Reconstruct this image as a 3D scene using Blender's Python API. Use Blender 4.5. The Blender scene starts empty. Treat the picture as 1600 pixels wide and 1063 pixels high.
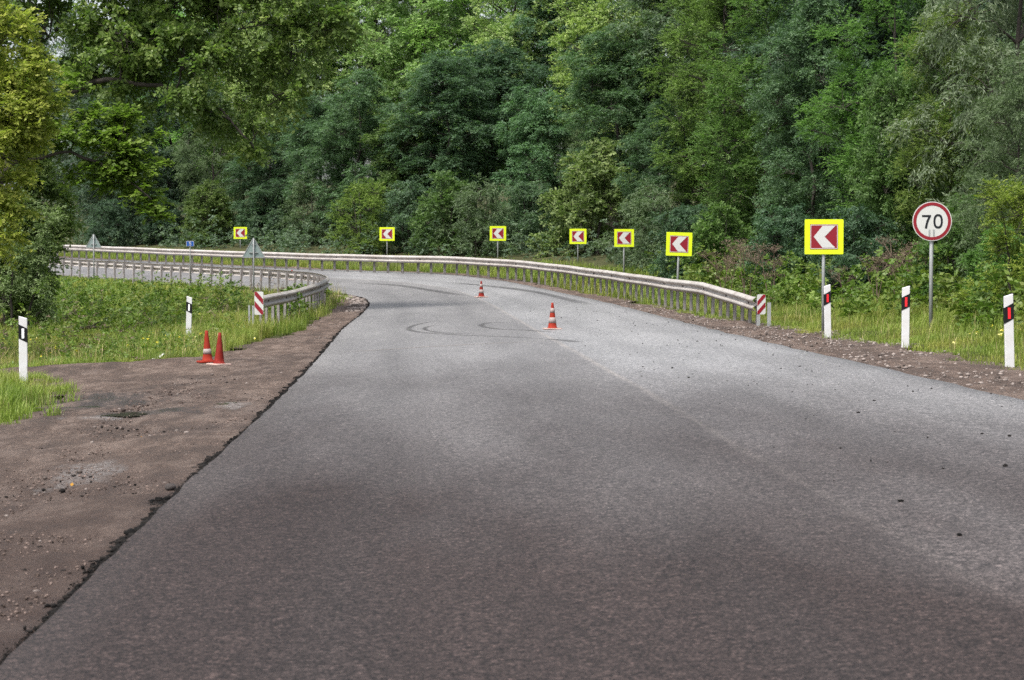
import bpy, math, random
import numpy as np
R = math.radians
# ------------------------------------------------------------------ camera, world, sun
scn = bpy.context.scene
CZ = 1.58
cam = bpy.data.objects.new('camera', bpy.data.cameras.new('camera'))
scn.collection.objects.link(cam)
cam.location = (0, 0, CZ)
cam.rotation_euler = (R(90) - math.atan(121.5 / 3300), 0, -math.atan(145 / 3300))
cam.data.sensor_width = 36.0
cam.data.lens = 3300 / 1600 * 36
cam.data.clip_start = 0.2
cam.data.clip_end = 1500
cam.data.dof.use_dof = True
cam.data.dof.focus_distance = 46
cam.data.dof.aperture_fstop = 7.1
scn.camera = cam

SUN_EL, SUN_AZ = 60, -140          # azimuth in degrees clockwise from +Y (negative = from the left)
w = bpy.data.worlds.new('World'); scn.world = w; w.use_nodes = True
nt = w.node_tree; nt.nodes.clear()
sky = nt.nodes.new('ShaderNodeTexSky'); sky.sky_type = 'NISHITA'; sky.sun_disc = False
sky.sun_elevation = R(SUN_EL); sky.sun_rotation = R(SUN_AZ)
sky.air_density = 1.0; sky.dust_density = 4.0; sky.ozone_density = 1.0
hs = nt.nodes.new('ShaderNodeHueSaturation'); hs.inputs['Saturation'].default_value = 0.4
bg = nt.nodes.new('ShaderNodeBackground'); bg.inputs['Strength'].default_value = 0.15
ow = nt.nodes.new('ShaderNodeOutputWorld')
nt.links.new(sky.outputs[0], hs.inputs['Color']); nt.links.new(hs.outputs[0], bg.inputs['Color']); nt.links.new(bg.outputs[0], ow.inputs[0])
sd = bpy.data.lights.new('sun', 'SUN'); sd.energy = 2.7; sd.angle = R(12); sd.color = (1.0, 0.965, 0.90)
so = bpy.data.objects.new('sun', sd); scn.collection.objects.link(so)
so.rotation_euler = (R(90 - SUN_EL), 0, R(180 - SUN_AZ) )
from mathutils import Vector, Matrix, noise as mnoise
sdir = Vector((math.sin(R(SUN_AZ)) * math.cos(R(SUN_EL)), math.cos(R(SUN_AZ)) * math.cos(R(SUN_EL)), math.sin(R(SUN_EL))))
so.rotation_euler = (-sdir).to_track_quat('-Z', 'Y').to_euler()
scn.view_settings.view_transform = 'Standard'; scn.view_settings.look = 'None'
scn.view_settings.exposure = 0.95; scn.view_settings.gamma = 1.0
scn.cycles.max_bounces = 8; scn.cycles.diffuse_bounces = 5; scn.cycles.glossy_bounces = 2
scn.cycles.transmission_bounces = 5; scn.cycles.transparent_max_bounces = 6
scn.cycles.use_denoising = False; scn.cycles.caustics_reflective = False; scn.cycles.caustics_refractive = False
scn.cycles.use_adaptive_sampling = True; scn.cycles.adaptive_threshold = 0.01

rng = np.random.default_rng(7)
random.seed(7)
COL = scn.collection

# ------------------------------------------------------------------ helpers
def tag(o, label=None, cat=None, group=None, kind=None):
    if label: o['label'] = label
    if cat: o['category'] = cat
    if group: o['group'] = group
    if kind: o['kind'] = kind
    return o
def empty(name, loc, rz=0, rx=0, ry=0):
    o = bpy.data.objects.new(name, None); COL.objects.link(o)
    o.location = loc; o.rotation_euler = (rx, ry, rz); o.empty_display_size = .2
    return o
def link_mesh(name, me, mat=None, parent=None):
    if mat is not None and not me.materials: me.materials.append(mat)
    o = bpy.data.objects.new(name, me); COL.objects.link(o)
    if parent: o.parent = parent
    return o
def mesh_np(name, verts, nper, idx=None, attrs=None, smooth=False):
    """all faces with nper corners; idx None = consecutive vertices"""
    verts = np.asarray(verts, np.float32).reshape(-1, 3)
    if idx is None: idx = np.arange(len(verts), dtype=np.int32)
    idx = np.asarray(idx, np.int32).ravel(); nf = len(idx) // nper
    me = bpy.data.meshes.new(name)
    me.vertices.add(len(verts)); me.vertices.foreach_set('co', verts.ravel())
    me.loops.add(len(idx)); me.loops.foreach_set('vertex_index', idx)
    me.polygons.add(nf); me.polygons.foreach_set('loop_start', np.arange(0, nf * nper, nper, dtype=np.int32))
    me.polygons.foreach_set('loop_total', np.full(nf, nper, np.int32))
    if attrs:
        for k, a in attrs.items():
            at = me.attributes.new(k, 'FLOAT', 'FACE'); at.data.foreach_set('value', np.asarray(a, np.float32))
    me.update(calc_edges=True)
    if smooth: me.polygons.foreach_set('use_smooth', np.ones(nf, bool))
    return me
class MB:
    def __init__(s): s.v = []; s.f = []
    def add(s, vs, fs, M=None):
        n = len(s.v)
        for p in vs:
            p = Vector(p); s.v.append(tuple(M @ p) if M else tuple(p))
        s.f += [tuple(i + n for i in f) for f in fs]
    def box(s, c, d, M=None):
        x, y, z = [k / 2 for k in d]
        vs = [(c[0] + a * x, c[1] + b * y, c[2] + e * z) for a in (-1, 1) for b in (-1, 1) for e in (-1, 1)]
        s.add(vs, [(0, 1, 3, 2), (4, 6, 7, 5), (0, 4, 5, 1), (2, 3, 7, 6), (0, 2, 6, 4), (1, 5, 7, 3)], M)
    def prism(s, pts, y0, y1, M=None):
        """outline pts (x,z) extruded from y0 to y1"""
        n = len(pts)
        vs = [(x, y0, z) for x, z in pts] + [(x, y1, z) for x, z in pts]
        fs = [tuple(range(n)), tuple(range(2 * n - 1, n - 1, -1))] + [(i, i + n, (i + 1) % n + n, (i + 1) % n) for i in range(n)]
        s.add(vs, fs, M)
    def ring(s, po, pi, y0, y1):
        n = len(po)
        vs = [(x, y0, z) for x, z in po] + [(x, y0, z) for x, z in pi] + [(x, y1, z) for x, z in po] + [(x, y1, z) for x, z in pi]
        fs = []
        for i in range(n):
            j = (i + 1) % n
            fs += [(i, j, n + j, n + i), (2 * n + i, 3 * n + i, 3 * n + j, 2 * n + j), (i, 2 * n + i, 2 * n + j, j), (n + i, n + j, 3 * n + j, 3 * n + i)]
        s.add(vs, fs)
    def lathe(s, prof, n=24, M=None):
        vs = []; fs = []
        for r, z in prof:
            for k in range(n): a = 2 * math.pi * k / n; vs.append((r * math.cos(a), r * math.sin(a), z))
        m = len(prof)
        for i in range(m - 1):
            for k in range(n): fs.append((i * n + k, i * n + (k + 1) % n, (i + 1) * n + (k + 1) % n, (i + 1) * n + k))
        fs.append(tuple(range(n - 1, -1, -1))); fs.append(tuple((m - 1) * n + k for k in range(n)))
        s.add(vs, fs, M)
    def tube(s, pts, rad, n=8):
        tv, tf = tube_np([Vector(p) for p in pts], rad if hasattr(rad, '__len__') else [rad] * len(pts), n)
        s.add(tv, tf)
    def build(s, name, mat, parent=None, smooth=False, bevel=0):
        me = bpy.data.meshes.new(name); me.from_pydata(s.v, [], s.f); me.update()
        if smooth: me.polygons.foreach_set('use_smooth', [True] * len(me.polygons))
        o = link_mesh(name, me, mat, parent)
        if bevel:
            b = o.modifiers.new('b', 'BEVEL'); b.width = bevel; b.segments = 2
        return o
def tube_np(pts, rads, n=6):
    vs = []; fs = []; up = Vector((.13, .21, 1)).normalized()
    for i, p in enumerate(pts):
        d = (pts[min(i + 1, len(pts) - 1)] - pts[max(i - 1, 0)])
        if d.length < 1e-6: d = Vector((0, 0, 1))
        d.normalize(); a = d.cross(up)
        if a.length < .05: a = d.cross(Vector((1, 0, 0)))
        a.normalize(); b = d.cross(a)
        for k in range(n):
            t = 2 * math.pi * k / n
            vs.append(tuple(p + (a * math.cos(t) + b * math.sin(t)) * rads[i]))
    for i in range(len(pts) - 1):
        for k in range(n): fs.append((i * n + k, i * n + (k + 1) % n, (i + 1) * n + (k + 1) % n, (i + 1) * n + k))
    fs.append(tuple((len(pts) - 1) * n + k for k in range(n)))
    return vs, fs
def copy_tree(o, parent=None):
    c = o.copy(); COL.objects.link(c)
    if parent: c.parent = parent
    for ch in [q for q in list(bpy.data.objects) if q.parent == o]: copy_tree(ch, c)
    return c
def catmull(P, n):
    P = np.array(P, float); P = np.vstack([2 * P[0] - P[1], P, 2 * P[-1] - P[-2]])
    out = []
    for i in range(1, len(P) - 2):
        for t in np.linspace(0, 1, 12, endpoint=False):
            a, b, c, d = P[i - 1:i + 3]
            out.append(.5 * ((2 * b) + (-a + c) * t + (2 * a - 5 * b + 4 * c - d) * t ** 2 + (-a + 3 * b - 3 * c + d) * t ** 3))
    out.append(P[-2]); out = np.array(out)
    L = np.r_[0, np.cumsum(np.linalg.norm(np.diff(out, axis=0), axis=1))]
    s = np.linspace(0, L[-1], n)
    return np.stack([np.interp(s, L, out[:, k]) for k in range(out.shape[1])], 1), L[-1]
def inpoly(x, y, poly):
    r = np.zeros(x.shape, bool); n = len(poly)
    for i in range(n):
        x1, y1 = poly[i]; x2, y2 = poly[(i + 1) % n]
        if y1 == y2: continue
        c = ((y1 > y) != (y2 > y)) & (x < (x2 - x1) * (y - y1) / (y2 - y1) + x1)
        r ^= c
    return r
def dist_poly(x, y, P):
    d = np.full(x.shape, 1e9)
    for i in range(len(P) - 1):
        a = P[i]; b = P[i + 1]; ab = b - a
        t = np.clip(((x - a[0]) * ab[0] + (y - a[1]) * ab[1]) / (ab @ ab), 0, 1)
        d = np.minimum(d, np.hypot(x - a[0] - t * ab[0], y - a[1] - t * ab[1]))
    return d
def vnoise(x, y, s=1.0, seed=0.0):
    x = x / s + seed * 17.3; y = y / s + seed * 5.7
    xi = np.floor(x); yi = np.floor(y); fx = x - xi; fy = y - yi
    fx = fx * fx * (3 - 2 * fx); fy = fy * fy * (3 - 2 * fy)
    def h(a, b): v = np.sin(a * 127.1 + b * 311.7) * 43758.5453; return v - np.floor(v)
    return (h(xi, yi) * (1 - fx) + h(xi + 1, yi) * fx) * (1 - fy) + (h(xi, yi + 1) * (1 - fx) + h(xi + 1, yi + 1) * fx) * fy

# ------------------------------------------------------------------ terrain functions
LEFT = [(-1.7, -30), (-1.7, 0), (-1.7, 8.5), (-1.72, 15.3), (-1.68, 24.6), (-1.7, 34), (-1.8, 45), (-1.8, 52.2), (-1.62, 60.3), (-1.56, 67), (-1.85, 71.6), (-2.5, 75), (-3.4, 78), (-5.0, 81), (-7.3, 85.2), (-11.2, 91.7), (-14.6, 97.2), (-20, 106), (-28, 119), (-44, 145), (-60, 171)]
RIGHT = [(6.03, -30), (6.03, 0), (6.03, 10), (6.02, 21.5), (6.06, 24.7), (6.03, 29.3), (6.02, 36.2), (6.02, 45), (5.9, 54), (5.6, 61), (5.2, 66.5), (4.5, 73), (3.4, 81), (1.6, 88), (-.3, 91.8), (-2.7, 94.8), (-5.8, 98.9), (-9.9, 105), (-14.6, 112.3), (-18.5, 118), (-28, 132.5), (-46, 160), (-62, 185)]
LE, LLEN = catmull(LEFT, 420); RE, RLEN = catmull(RIGHT, 420)
ROADPOLY = np.vstack([LE[::3], RE[::-3]])
def zr(x, y):
    x = np.asarray(x, float); y = np.asarray(y, float)
    return .033 * x + 4.3e-4 * np.clip(y - 40, 0, 55) ** 2 + .0473 * np.clip(y - 95, 0, None)
REs = RE[::4]; LEs = LE[::4]
def zg(x, y, fine=True):
    """ground surface beside the road"""
    x = np.asarray(x, float); y = np.asarray(y, float)
    sh = x.shape; x = x.ravel(); y = y.ravel()
    dr = dist_poly(x, y, REs); dl = dist_poly(x, y, LEs)
    inr = inpoly(x, y, ROADPOLY)
    out = (~inr) & (dr < dl); lft = (~inr) & (dl <= dr)
    z = zr(np.maximum(x, -45), y) - .06
    z = np.where(inr, z - .12, z)
    z += np.where(out, .16 * np.clip(dr - 3.0, 0, 20) * np.clip((60 - y) / 25, .25, 1), 0)
    z -= np.where(out, .18 * np.exp(-((dr - 3.2) / 1.0) ** 2) * np.clip((y - 50) / 10, 0, 1), 0)
    hol = np.clip((dl - 2.5) / 3, 0, 1) * np.clip((y - 37) / 6, 0, 1) * np.clip((94 - y) / 12, 0, 1) * lft
    z -= .28 * hol
    if fine:
        amp = np.where(out, np.clip(dr - .8, 0, 2) / 2, np.where(lft, np.clip(dl - .6, 0, 3) / 3, 0))
        z += amp * ((vnoise(x, y, 1.7, 1) - .5) * .16 + (vnoise(x, y, .55, 2) - .5) * .05)
    return z.reshape(sh)
def gpt(x, y, dz=0.0): return (x, y, float(zg(np.array([x]), np.array([y]))[0]) + dz)

# ------------------------------------------------------------------ materials
def new_mat(name):
    m = bpy.data.materials.new(name); m.use_nodes = True
    nt = m.node_tree; b = nt.nodes['Principled BSDF']; return m, nt, b
def N(nt, t, **kw):
    n = nt.nodes.new(t)
    for k, v in kw.items():
        if k in n.inputs: n.inputs[k].default_value = v
        else: setattr(n, k, v)
    return n
def noise_node(nt, scale, detail=4, rough=.55, vec=None, dim='3D'):
    n = nt.nodes.new('ShaderNodeTexNoise'); n.inputs['Scale'].default_value = scale
    n.inputs['Detail'].default_value = detail; n.inputs['Roughness'].default_value = rough
    if vec is not None: nt.links.new(vec, n.inputs['Vector'])
    return n
def ramp(nt, fac, stops):
    r = nt.nodes.new('ShaderNodeValToRGB'); e = r.color_ramp.elements
    while len(e) < len(stops): e.new(.5)
    for q, (p, c) in zip(e, stops): q.position = p; q.color = (*c, 1) if len(c) == 3 else c
    nt.links.new(fac, r.inputs[0]); return r
def mixc(nt, fac, a, b, mode='MIX'):
    m = nt.nodes.new('ShaderNodeMix'); m.data_type = 'RGBA'; m.blend_type = mode
    for s, v in (('Factor', fac), ('A', a), ('B', b)):
        i = [q for q in m.inputs if q.name == s and (q.type == ('VALUE' if s == 'Factor' else 'RGBA'))][0]
        if isinstance(v, bpy.types.NodeSocket): nt.links.new(v, i)
        elif s == 'Factor': i.default_value = v
        else: i.default_value = (*v, 1)
    return [q for q in m.outputs if q.type == 'RGBA'][0]
def math_n(nt, op, a, b=None, c=None):
    n = nt.nodes.new('ShaderNodeMath'); n.operation = op
    for i, v in enumerate((a, b, c)):
        if v is None: continue
        if isinstance(v, bpy.types.NodeSocket): nt.links.new(v, n.inputs[i])
        else: n.inputs[i].default_value = v
    return n.outputs[0]
def bump(nt, b, h, strength=.5, dist=.02):
    n = nt.nodes.new('ShaderNodeBump'); n.inputs['Strength'].default_value = strength; n.inputs['Distance'].default_value = dist
    nt.links.new(h, n.inputs['Height']); nt.links.new(n.outputs[0], b.inputs['Normal'])
def objvec(nt, sc=(1, 1, 1)):
    t = nt.nodes.new('ShaderNodeTexCoord'); m = nt.nodes.new('ShaderNodeMapping'); m.inputs['Scale'].default_value = sc
    nt.links.new(t.outputs['Object'], m.inputs[0]); return m.outputs[0]

def leaf_mat(name, c1, c2, c3, rough=.45, trans=.3, spec=.5, patchy=False):
    """c1 dark .. c2 .. c3 light leaf colours picked per leaf, tinted by the object's own colour"""
    m, nt, b = new_mat(name)
    a = N(nt, 'ShaderNodeAttribute', attribute_name='v')
    r = ramp(nt, a.outputs['Fac'], [(0, c1), (.5, c2), (1, c3)])
    oi = nt.nodes.new('ShaderNodeObjectInfo')
    rc = r.outputs[0]
    if patchy:
        pn = noise_node(nt, .55, 4, .6, objvec(nt)); pn2 = noise_node(nt, .9, 3, .6, objvec(nt, (1.0, .5, 1)))
        rc = mixc(nt, math_n(nt, 'MULTIPLY', ramp(nt, pn.outputs['Fac'], [(.48, (0,) * 3), (.66, (1,) * 3)]).outputs[0], .55), rc, tuple(q * w for q, w in zip(c3, (1.15, .85, .9))))
        rc = mixc(nt, math_n(nt, 'MULTIPLY', ramp(nt, pn2.outputs['Fac'], [(.52, (0,) * 3), (.68, (1,) * 3)]).outputs[0], .45), rc, (.055, .085, .022))
    c = mixc(nt, 1.0, rc, oi.outputs['Color'], 'MULTIPLY')
    nt.links.new(c, b.inputs['Base Color']); b.inputs['Roughness'].default_value = rough
    b.inputs['Specular IOR Level'].default_value = spec
    tr = nt.nodes.new('ShaderNodeBsdfTranslucent')
    ct = mixc(nt, 1.0, c, (.92, 1.12, .6), 'MULTIPLY'); nt.links.new(ct, tr.inputs[0])
    mx = nt.nodes.new('ShaderNodeMixShader'); mx.inputs[0].default_value = trans
    nt.links.new(b.outputs[0], mx.inputs[1]); nt.links.new(tr.outputs[0], mx.inputs[2])
    nt.links.new(mx.outputs[0], nt.nodes['Material Output'].inputs[0])
    return m
def plain(name, col, rough=.5, metal=0, var=.12, scale=8, bmp=0, spec=.5, dirt=None, dirt_amt=.5):
    m, nt, b = new_mat(name)
    v = objvec(nt); n = noise_node(nt, scale, 5, .6, v)
    r = ramp(nt, n.outputs['Fac'], [(.3, tuple(c * (1 - var) for c in col)), (.7, tuple(min(1, c * (1 + var)) for c in col))])
    c = r.outputs[0]
    if dirt:
        n2 = noise_node(nt, scale * .6, 6, .7, v)
        f = math_n(nt, 'MULTIPLY', ramp(nt, n2.outputs['Fac'], [(.45, (0, 0, 0)), (.72, (1, 1, 1))]).outputs[0], dirt_amt)
        c = mixc(nt, f, c, dirt)
    nt.links.new(c, b.inputs['Base Color']); b.inputs['Roughness'].default_value = rough; b.inputs['Metallic'].default_value = metal
    b.inputs['Specular IOR Level'].default_value = spec
    if bmp: bump(nt, b, n.outputs['Fac'], bmp, .01)
    return m
M = {}
M['ash'] = leaf_mat('ash_leaf', (.048, .080, .050), (.094, .142, .084), (.18, .24, .14), .55, .40, .3)
M['grey_leaf'] = leaf_mat('willow_leaf', (.062, .088, .046), (.118, .155, .084), (.21, .25, .15), .55, .38, .3)
M['robinia'] = leaf_mat('robinia_leaf', (.060, .105, .038), (.118, .182, .062), (.21, .29, .10), .6, .45, .2)
M['broad'] = leaf_mat('broad_leaf', (.056, .088, .034), (.110, .156, .056), (.20, .25, .09), .55, .43, .25)
M['maple'] = leaf_mat('maple_leaf', (.062, .110, .020), (.135, .205, .034), (.25, .33, .07), .5, .5, .25)
M['poplar'] = leaf_mat('poplar_leaf', (.052, .092, .026), (.115, .175, .045), (.26, .32, .10), .5, .48, .35)
M['yellow'] = leaf_mat('yellowing_leaf', (.13, .175, .035), (.32, .35, .07), (.55, .54, .12), .5, .5, .2)
M['bark'] = plain('bark', (.038, .030, .025), .9, 0, .4, 6, .6)
M['grass'] = leaf_mat('grass_blade', (.085, .13, .022), (.165, .235, .035), (.29, .33, .08), .55, .4, .3, patchy=True)
M['weed'] = leaf_mat('weed_leaf', (.05, .095, .018), (.105, .175, .028), (.19, .26, .05), .5, .38, .35, patchy=True)
M['dry'] = leaf_mat('dry_stalk', (.07, .05, .038), (.13, .095, .072), (.22, .17, .13), .9, .1, .1)
M['straw'] = leaf_mat('straw', (.12, .13, .04), (.24, .21, .09), (.38, .32, .17), .8, .2, .1)
M['flower'] = leaf_mat('flower', (.5, .4, .03), (.7, .6, .05), (.8, .8, .6), .6, .2, .2)
M['white_paint'] = plain('white_paint', (.56, .56, .57), .45, 0, .05, 9, 0, .5, (.42, .38, .33), .55)
M['black_paint'] = plain('black_paint', (.010, .010, .011), .7, 0, .1, 9, 0, .15)
M['reflector_red'] = plain('red_reflector', (.75, .02, .03), .3, 0, .05, 60)
M['reflector_white'] = plain('white_reflector', (.8, .8, .82), .3, 0, .05, 60)
M['sign_yellow'] = plain('sign_yellow', (.58, .70, .004), .55, 0, .05, 2.5, 0, .4, (.40, .46, .05), .3)
M['sign_red'] = plain('sign_red', (.20, .003, .012), .45, 0, .06, 7)
M['sign_white'] = plain('sign_white', (.50, .50, .485), .5, 0, .06, 5, 0, .4, (.33, .32, .30), .35)
M['sign_black'] = plain('sign_black', (.012, .013, .017), .6, 0, .1, 9, 0, .2)
M['sign_blue'] = plain('sign_blue', (.01, .07, .30), .4)
M['sign_back'] = plain('sign_back', (.23, .29, .28), .5, .3, .1, 5)
M['galv'] = plain('galvanised_pole', (.30, .31, .31), .55, .35, .15, 9)
M['rail'] = plain('weathered_rail', (.40, .37, .345), .5, .25, .12, 2.5, 0, .5, (.20, .15, .12), .6)
M['rail_post'] = plain('rusty_grey_post', (.25, .235, .23), .8, .15, .3, 5, 0, .3, (.09, .045, .035), .6)
M['bolt'] = plain('dark_bolt', (.05, .035, .03), .8)
M['cone_orange'] = plain('cone_orange', (.22, .020, .009), .75, 0, .14, 12, 0, .15, (.25, .04, .03), .5)
M['cone_dull'] = plain('cone_dull_red', (.16, .014, .010), .8, 0, .2, 12, 0, .12, (.26, .05, .04), .6)
M['cone_band'] = plain('cone_band', (.25, .215, .205), .6, 0, .15, 20, 0, .3, (.3, .2, .18), .6)
M['cone_base'] = plain('cone_base', (.42, .30, .26), .8, 0, .2, 14, 0, .3, (.18, .13, .12), .6)
M['stone'] = None

def mat_attr(name, c1, c2, rough=.9):
    m, nt, b = new_mat(name); a = N(nt, 'ShaderNodeAttribute', attribute_name='v')
    r = ramp(nt, a.outputs['Fac'], [(0, c1), (1, c2)]); nt.links.new(r.outputs[0], b.inputs['Base Color']); b.inputs['Roughness'].default_value = rough; b.inputs['Specular IOR Level'].default_value = .12
    return m
M['stone'] = mat_attr('gravel_stone', (.05, .04, .035), (.27, .23, .21))
M['crumb'] = mat_attr('asphalt_crumb', (.004, .004, .004), (.015, .013, .012), .95)

# ground (soil under the vegetation)
m, nt, b = new_mat('soil'); v = objvec(nt)
n1 = noise_node(nt, .6, 6, .6, v); n2 = noise_node(nt, 9, 6, .7, v)
c = mixc(nt, n1.outputs['Fac'], (.035, .045, .018), (.06, .055, .03)); c = mixc(nt, .5, c, ramp(nt, n2.outputs['Fac'], [(.3, (.02, .022, .01)), (.7, (.09, .09, .04))]).outputs[0])
nt.links.new(c, b.inputs['Base Color']); b.inputs['Roughness'].default_value = 1; b.inputs['Specular IOR Level'].default_value = .1
bump(nt, b, n2.outputs['Fac'], .8, .05); M['soil'] = m
# dirt shoulder
m, nt, b = new_mat('packed_dirt'); v = objvec(nt)
vs_ = objvec(nt, (1.0, .35, 1.0))
n1 = noise_node(nt, .55, 5, .6, vs_); n2 = noise_node(nt, 3.2, 6, .65, vs_); n3 = noise_node(nt, 20, 6, .8, v); n4 = noise_node(nt, 140, 3, .7, v)
c = ramp(nt, n1.outputs['Fac'], [(.3, (.055, .035, .026)), (.5, (.105, .070, .053)), (.7, (.175, .125, .100))]).outputs[0]
c = mixc(nt, .55, c, ramp(nt, n2.outputs['Fac'], [(.38, (.028, .018, .014)), (.5, (.098, .066, .051)), (.60, (.20, .150, .124))]).outputs[0])
c = mixc(nt, math_n(nt, 'MULTIPLY', ramp(nt, n3.outputs['Fac'], [(.50, (0, 0, 0)), (.60, (1, 1, 1))]).outputs[0], .7), c, (.035, .024, .019))
c = mixc(nt, math_n(nt, 'MULTIPLY', ramp(nt, n4.outputs['Fac'], [(.55, (0, 0, 0)), (.7, (1, 1, 1))]).outputs[0], .55), c, (.34, .29, .26))
def spot(cx, cy, rx, ry, soft=.9):
    tc = nt.nodes.new('ShaderNodeTexCoord'); mp = nt.nodes.new('ShaderNodeMapping'); mp.vector_type = 'POINT'
    mp.inputs['Scale'].default_value = (1 / rx, 1 / ry, 0); mp.inputs['Location'].default_value = (-cx / rx, -cy / ry, 0); nt.links.new(tc.outputs['Object'], mp.inputs[0])
    ln = nt.nodes.new('ShaderNodeVectorMath'); ln.operation = 'LENGTH'; nt.links.new(mp.outputs[0], ln.inputs[0])
    f = math_n(nt, 'ADD', ln.outputs['Value'], math_n(nt, 'MULTIPLY', math_n(nt, 'SUBTRACT', n2.outputs['Fac'], .5), 3.2))
    return ramp(nt, f, [(.35, (1,) * 3), (soft, (0,) * 3)]).outputs[0]
mudf = math_n(nt, 'MAXIMUM', math_n(nt, 'MAXIMUM', spot(-4.0, 26.6, .9, 1.8), spot(-3.2, 24.2, .7, .9)), math_n(nt, 'MULTIPLY', spot(-3.4, 13.5, .8, 1.6), .6))
c = mixc(nt, math_n(nt, 'MULTIPLY', mudf, .85), c, (.035, .026, .022))
crf = math_n(nt, 'MAXIMUM', math_n(nt, 'MAXIMUM', spot(-2.75, 17.2, .4, 1.1), spot(-2.2, 25, .3, .8)), spot(-3.55, 23.6, .4, .4))
c = mixc(nt, math_n(nt, 'MULTIPLY', math_n(nt, 'MULTIPLY', crf, ramp(nt, n3.outputs['Fac'], [(.42, (0,) * 3), (.55, (1,) * 3)]).outputs[0]), .8), c, (.27, .25, .24))
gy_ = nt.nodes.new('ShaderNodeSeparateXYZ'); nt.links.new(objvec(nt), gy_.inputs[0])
near_vignette = nt.nodes.new('ShaderNodeMapRange'); near_vignette.inputs['From Min'].default_value = 9; near_vignette.inputs['From Max'].default_value = 20; near_vignette.inputs['To Min'].default_value = 1; near_vignette.inputs['To Max'].default_value = 0; nt.links.new(gy_.outputs[1], near_vignette.inputs[0])
c = mixc(nt, math_n(nt, 'MULTIPLY', near_vignette.outputs[0], .65), c, (.036, .018, .014))  # foreground vignette painted into the dirt: darker and redder near the camera
nt.links.new(c, b.inputs['Base Color']); b.inputs['Specular IOR Level'].default_value = .3
rr = ramp(nt, n1.outputs['Fac'], [(.3, (.6,) * 3), (.6, (.95,) * 3)]); nt.links.new(math_n(nt, 'SUBTRACT', rr.outputs[0], math_n(nt, 'MULTIPLY', mudf, .45)), b.inputs['Roughness'])
hsum = math_n(nt, 'ADD', math_n(nt, 'MULTIPLY', n3.outputs['Fac'], .5), math_n(nt, 'ADD', n2.outputs['Fac'], math_n(nt, 'MULTIPLY', n4.outputs['Fac'], .2)))
bump(nt, b, hsum, 1.0, .09); M['dirt'] = m
# mud (wet)
m, nt, b = new_mat('wet_mud'); v = objvec(nt)
n2 = noise_node(nt, 7, 6, .65, v)
nt.links.new(ramp(nt, n2.outputs['Fac'], [(.35, (.02, .015, .012)), (.7, (.08, .06, .05))]).outputs[0], b.inputs['Base Color'])
b.inputs['Roughness'].default_value = .35; bump(nt, b, n2.outputs['Fac'], .8, .03); M['mud'] = m
m, nt, b = new_mat('puddle_water'); b.inputs['Base Color'].default_value = (.05, .043, .036, 1); b.inputs['Roughness'].default_value = .06; M['water'] = m
m, nt, b = new_mat('dried_crust'); v = objvec(nt); n2 = noise_node(nt, 12, 6, .7, v)
nt.links.new(ramp(nt, n2.outputs['Fac'], [(.35, (.16, .12, .10)), (.65, (.36, .33, .31))]).outputs[0], b.inputs['Base Color']); b.inputs['Roughness'].default_value = .9; bump(nt, b, n2.outputs['Fac'], .6, .02); M['crust'] = m
# asphalt
m, nt, b = new_mat('asphalt'); v = objvec(nt)
uv = nt.nodes.new('ShaderNodeUVMap'); uv.uv_map = 'UVMap'; sx = nt.nodes.new('ShaderNodeSeparateXYZ'); nt.links.new(uv.outputs[0], sx.inputs[0])
U = sx.outputs[0]; V = sx.outputs[1]
g1 = noise_node(nt, 60, 4, .8, v); g2 = noise_node(nt, 17, 4, .7, v)
lw = noise_node(nt, .22, 4, .5, objvec(nt, (1.6, .35, 1))); lw2 = noise_node(nt, 1.1, 5, .6, objvec(nt, (1.5, .3, 1)))
un = math_n(nt, 'ADD', U, math_n(nt, 'MULTIPLY', math_n(nt, 'SUBTRACT', lw2.outputs['Fac'], .5), .012))
lane = ramp(nt, un, [(.545, (0, 0, 0)), (.568, (1, 1, 1))]).outputs[0]
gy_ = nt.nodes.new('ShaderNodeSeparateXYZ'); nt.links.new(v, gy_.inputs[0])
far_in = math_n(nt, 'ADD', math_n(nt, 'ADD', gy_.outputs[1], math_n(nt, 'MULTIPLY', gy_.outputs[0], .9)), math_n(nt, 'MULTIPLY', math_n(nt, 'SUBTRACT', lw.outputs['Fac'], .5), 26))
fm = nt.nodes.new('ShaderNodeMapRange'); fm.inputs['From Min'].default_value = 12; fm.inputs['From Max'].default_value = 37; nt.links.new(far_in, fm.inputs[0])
dry = fm.outputs[0]  # near-far fade, no moisture: foreground vignette and distant sheen painted into the colour
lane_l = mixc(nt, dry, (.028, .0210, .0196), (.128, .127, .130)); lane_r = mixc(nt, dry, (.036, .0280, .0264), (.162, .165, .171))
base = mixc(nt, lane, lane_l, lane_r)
base = mixc(nt, .6, base, ramp(nt, lw.outputs['Fac'], [(.3, (.62, .60, .60)), (.7, (1.3, 1.28, 1.26))]).outputs[0], 'MULTIPLY')
base = mixc(nt, .5, base, ramp(nt, lw2.outputs['Fac'], [(.3, (.8,) * 3), (.7, (1.18,) * 3)]).outputs[0], 'MULTIPLY')
seam = ramp(nt, un, [(.549, (0, 0, 0)), (.556, (1, 1, 1)), (.558, (1, 1, 1)), (.565, (0, 0, 0))]).outputs[0]
base = mixc(nt, math_n(nt, 'MULTIPLY', math_n(nt, 'MULTIPLY', math_n(nt, 'MULTIPLY', seam, lw2.outputs['Fac']), math_n(nt, 'MULTIPLY', dry, 1.2)), .62), base, (.24, .215, .195))
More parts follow.
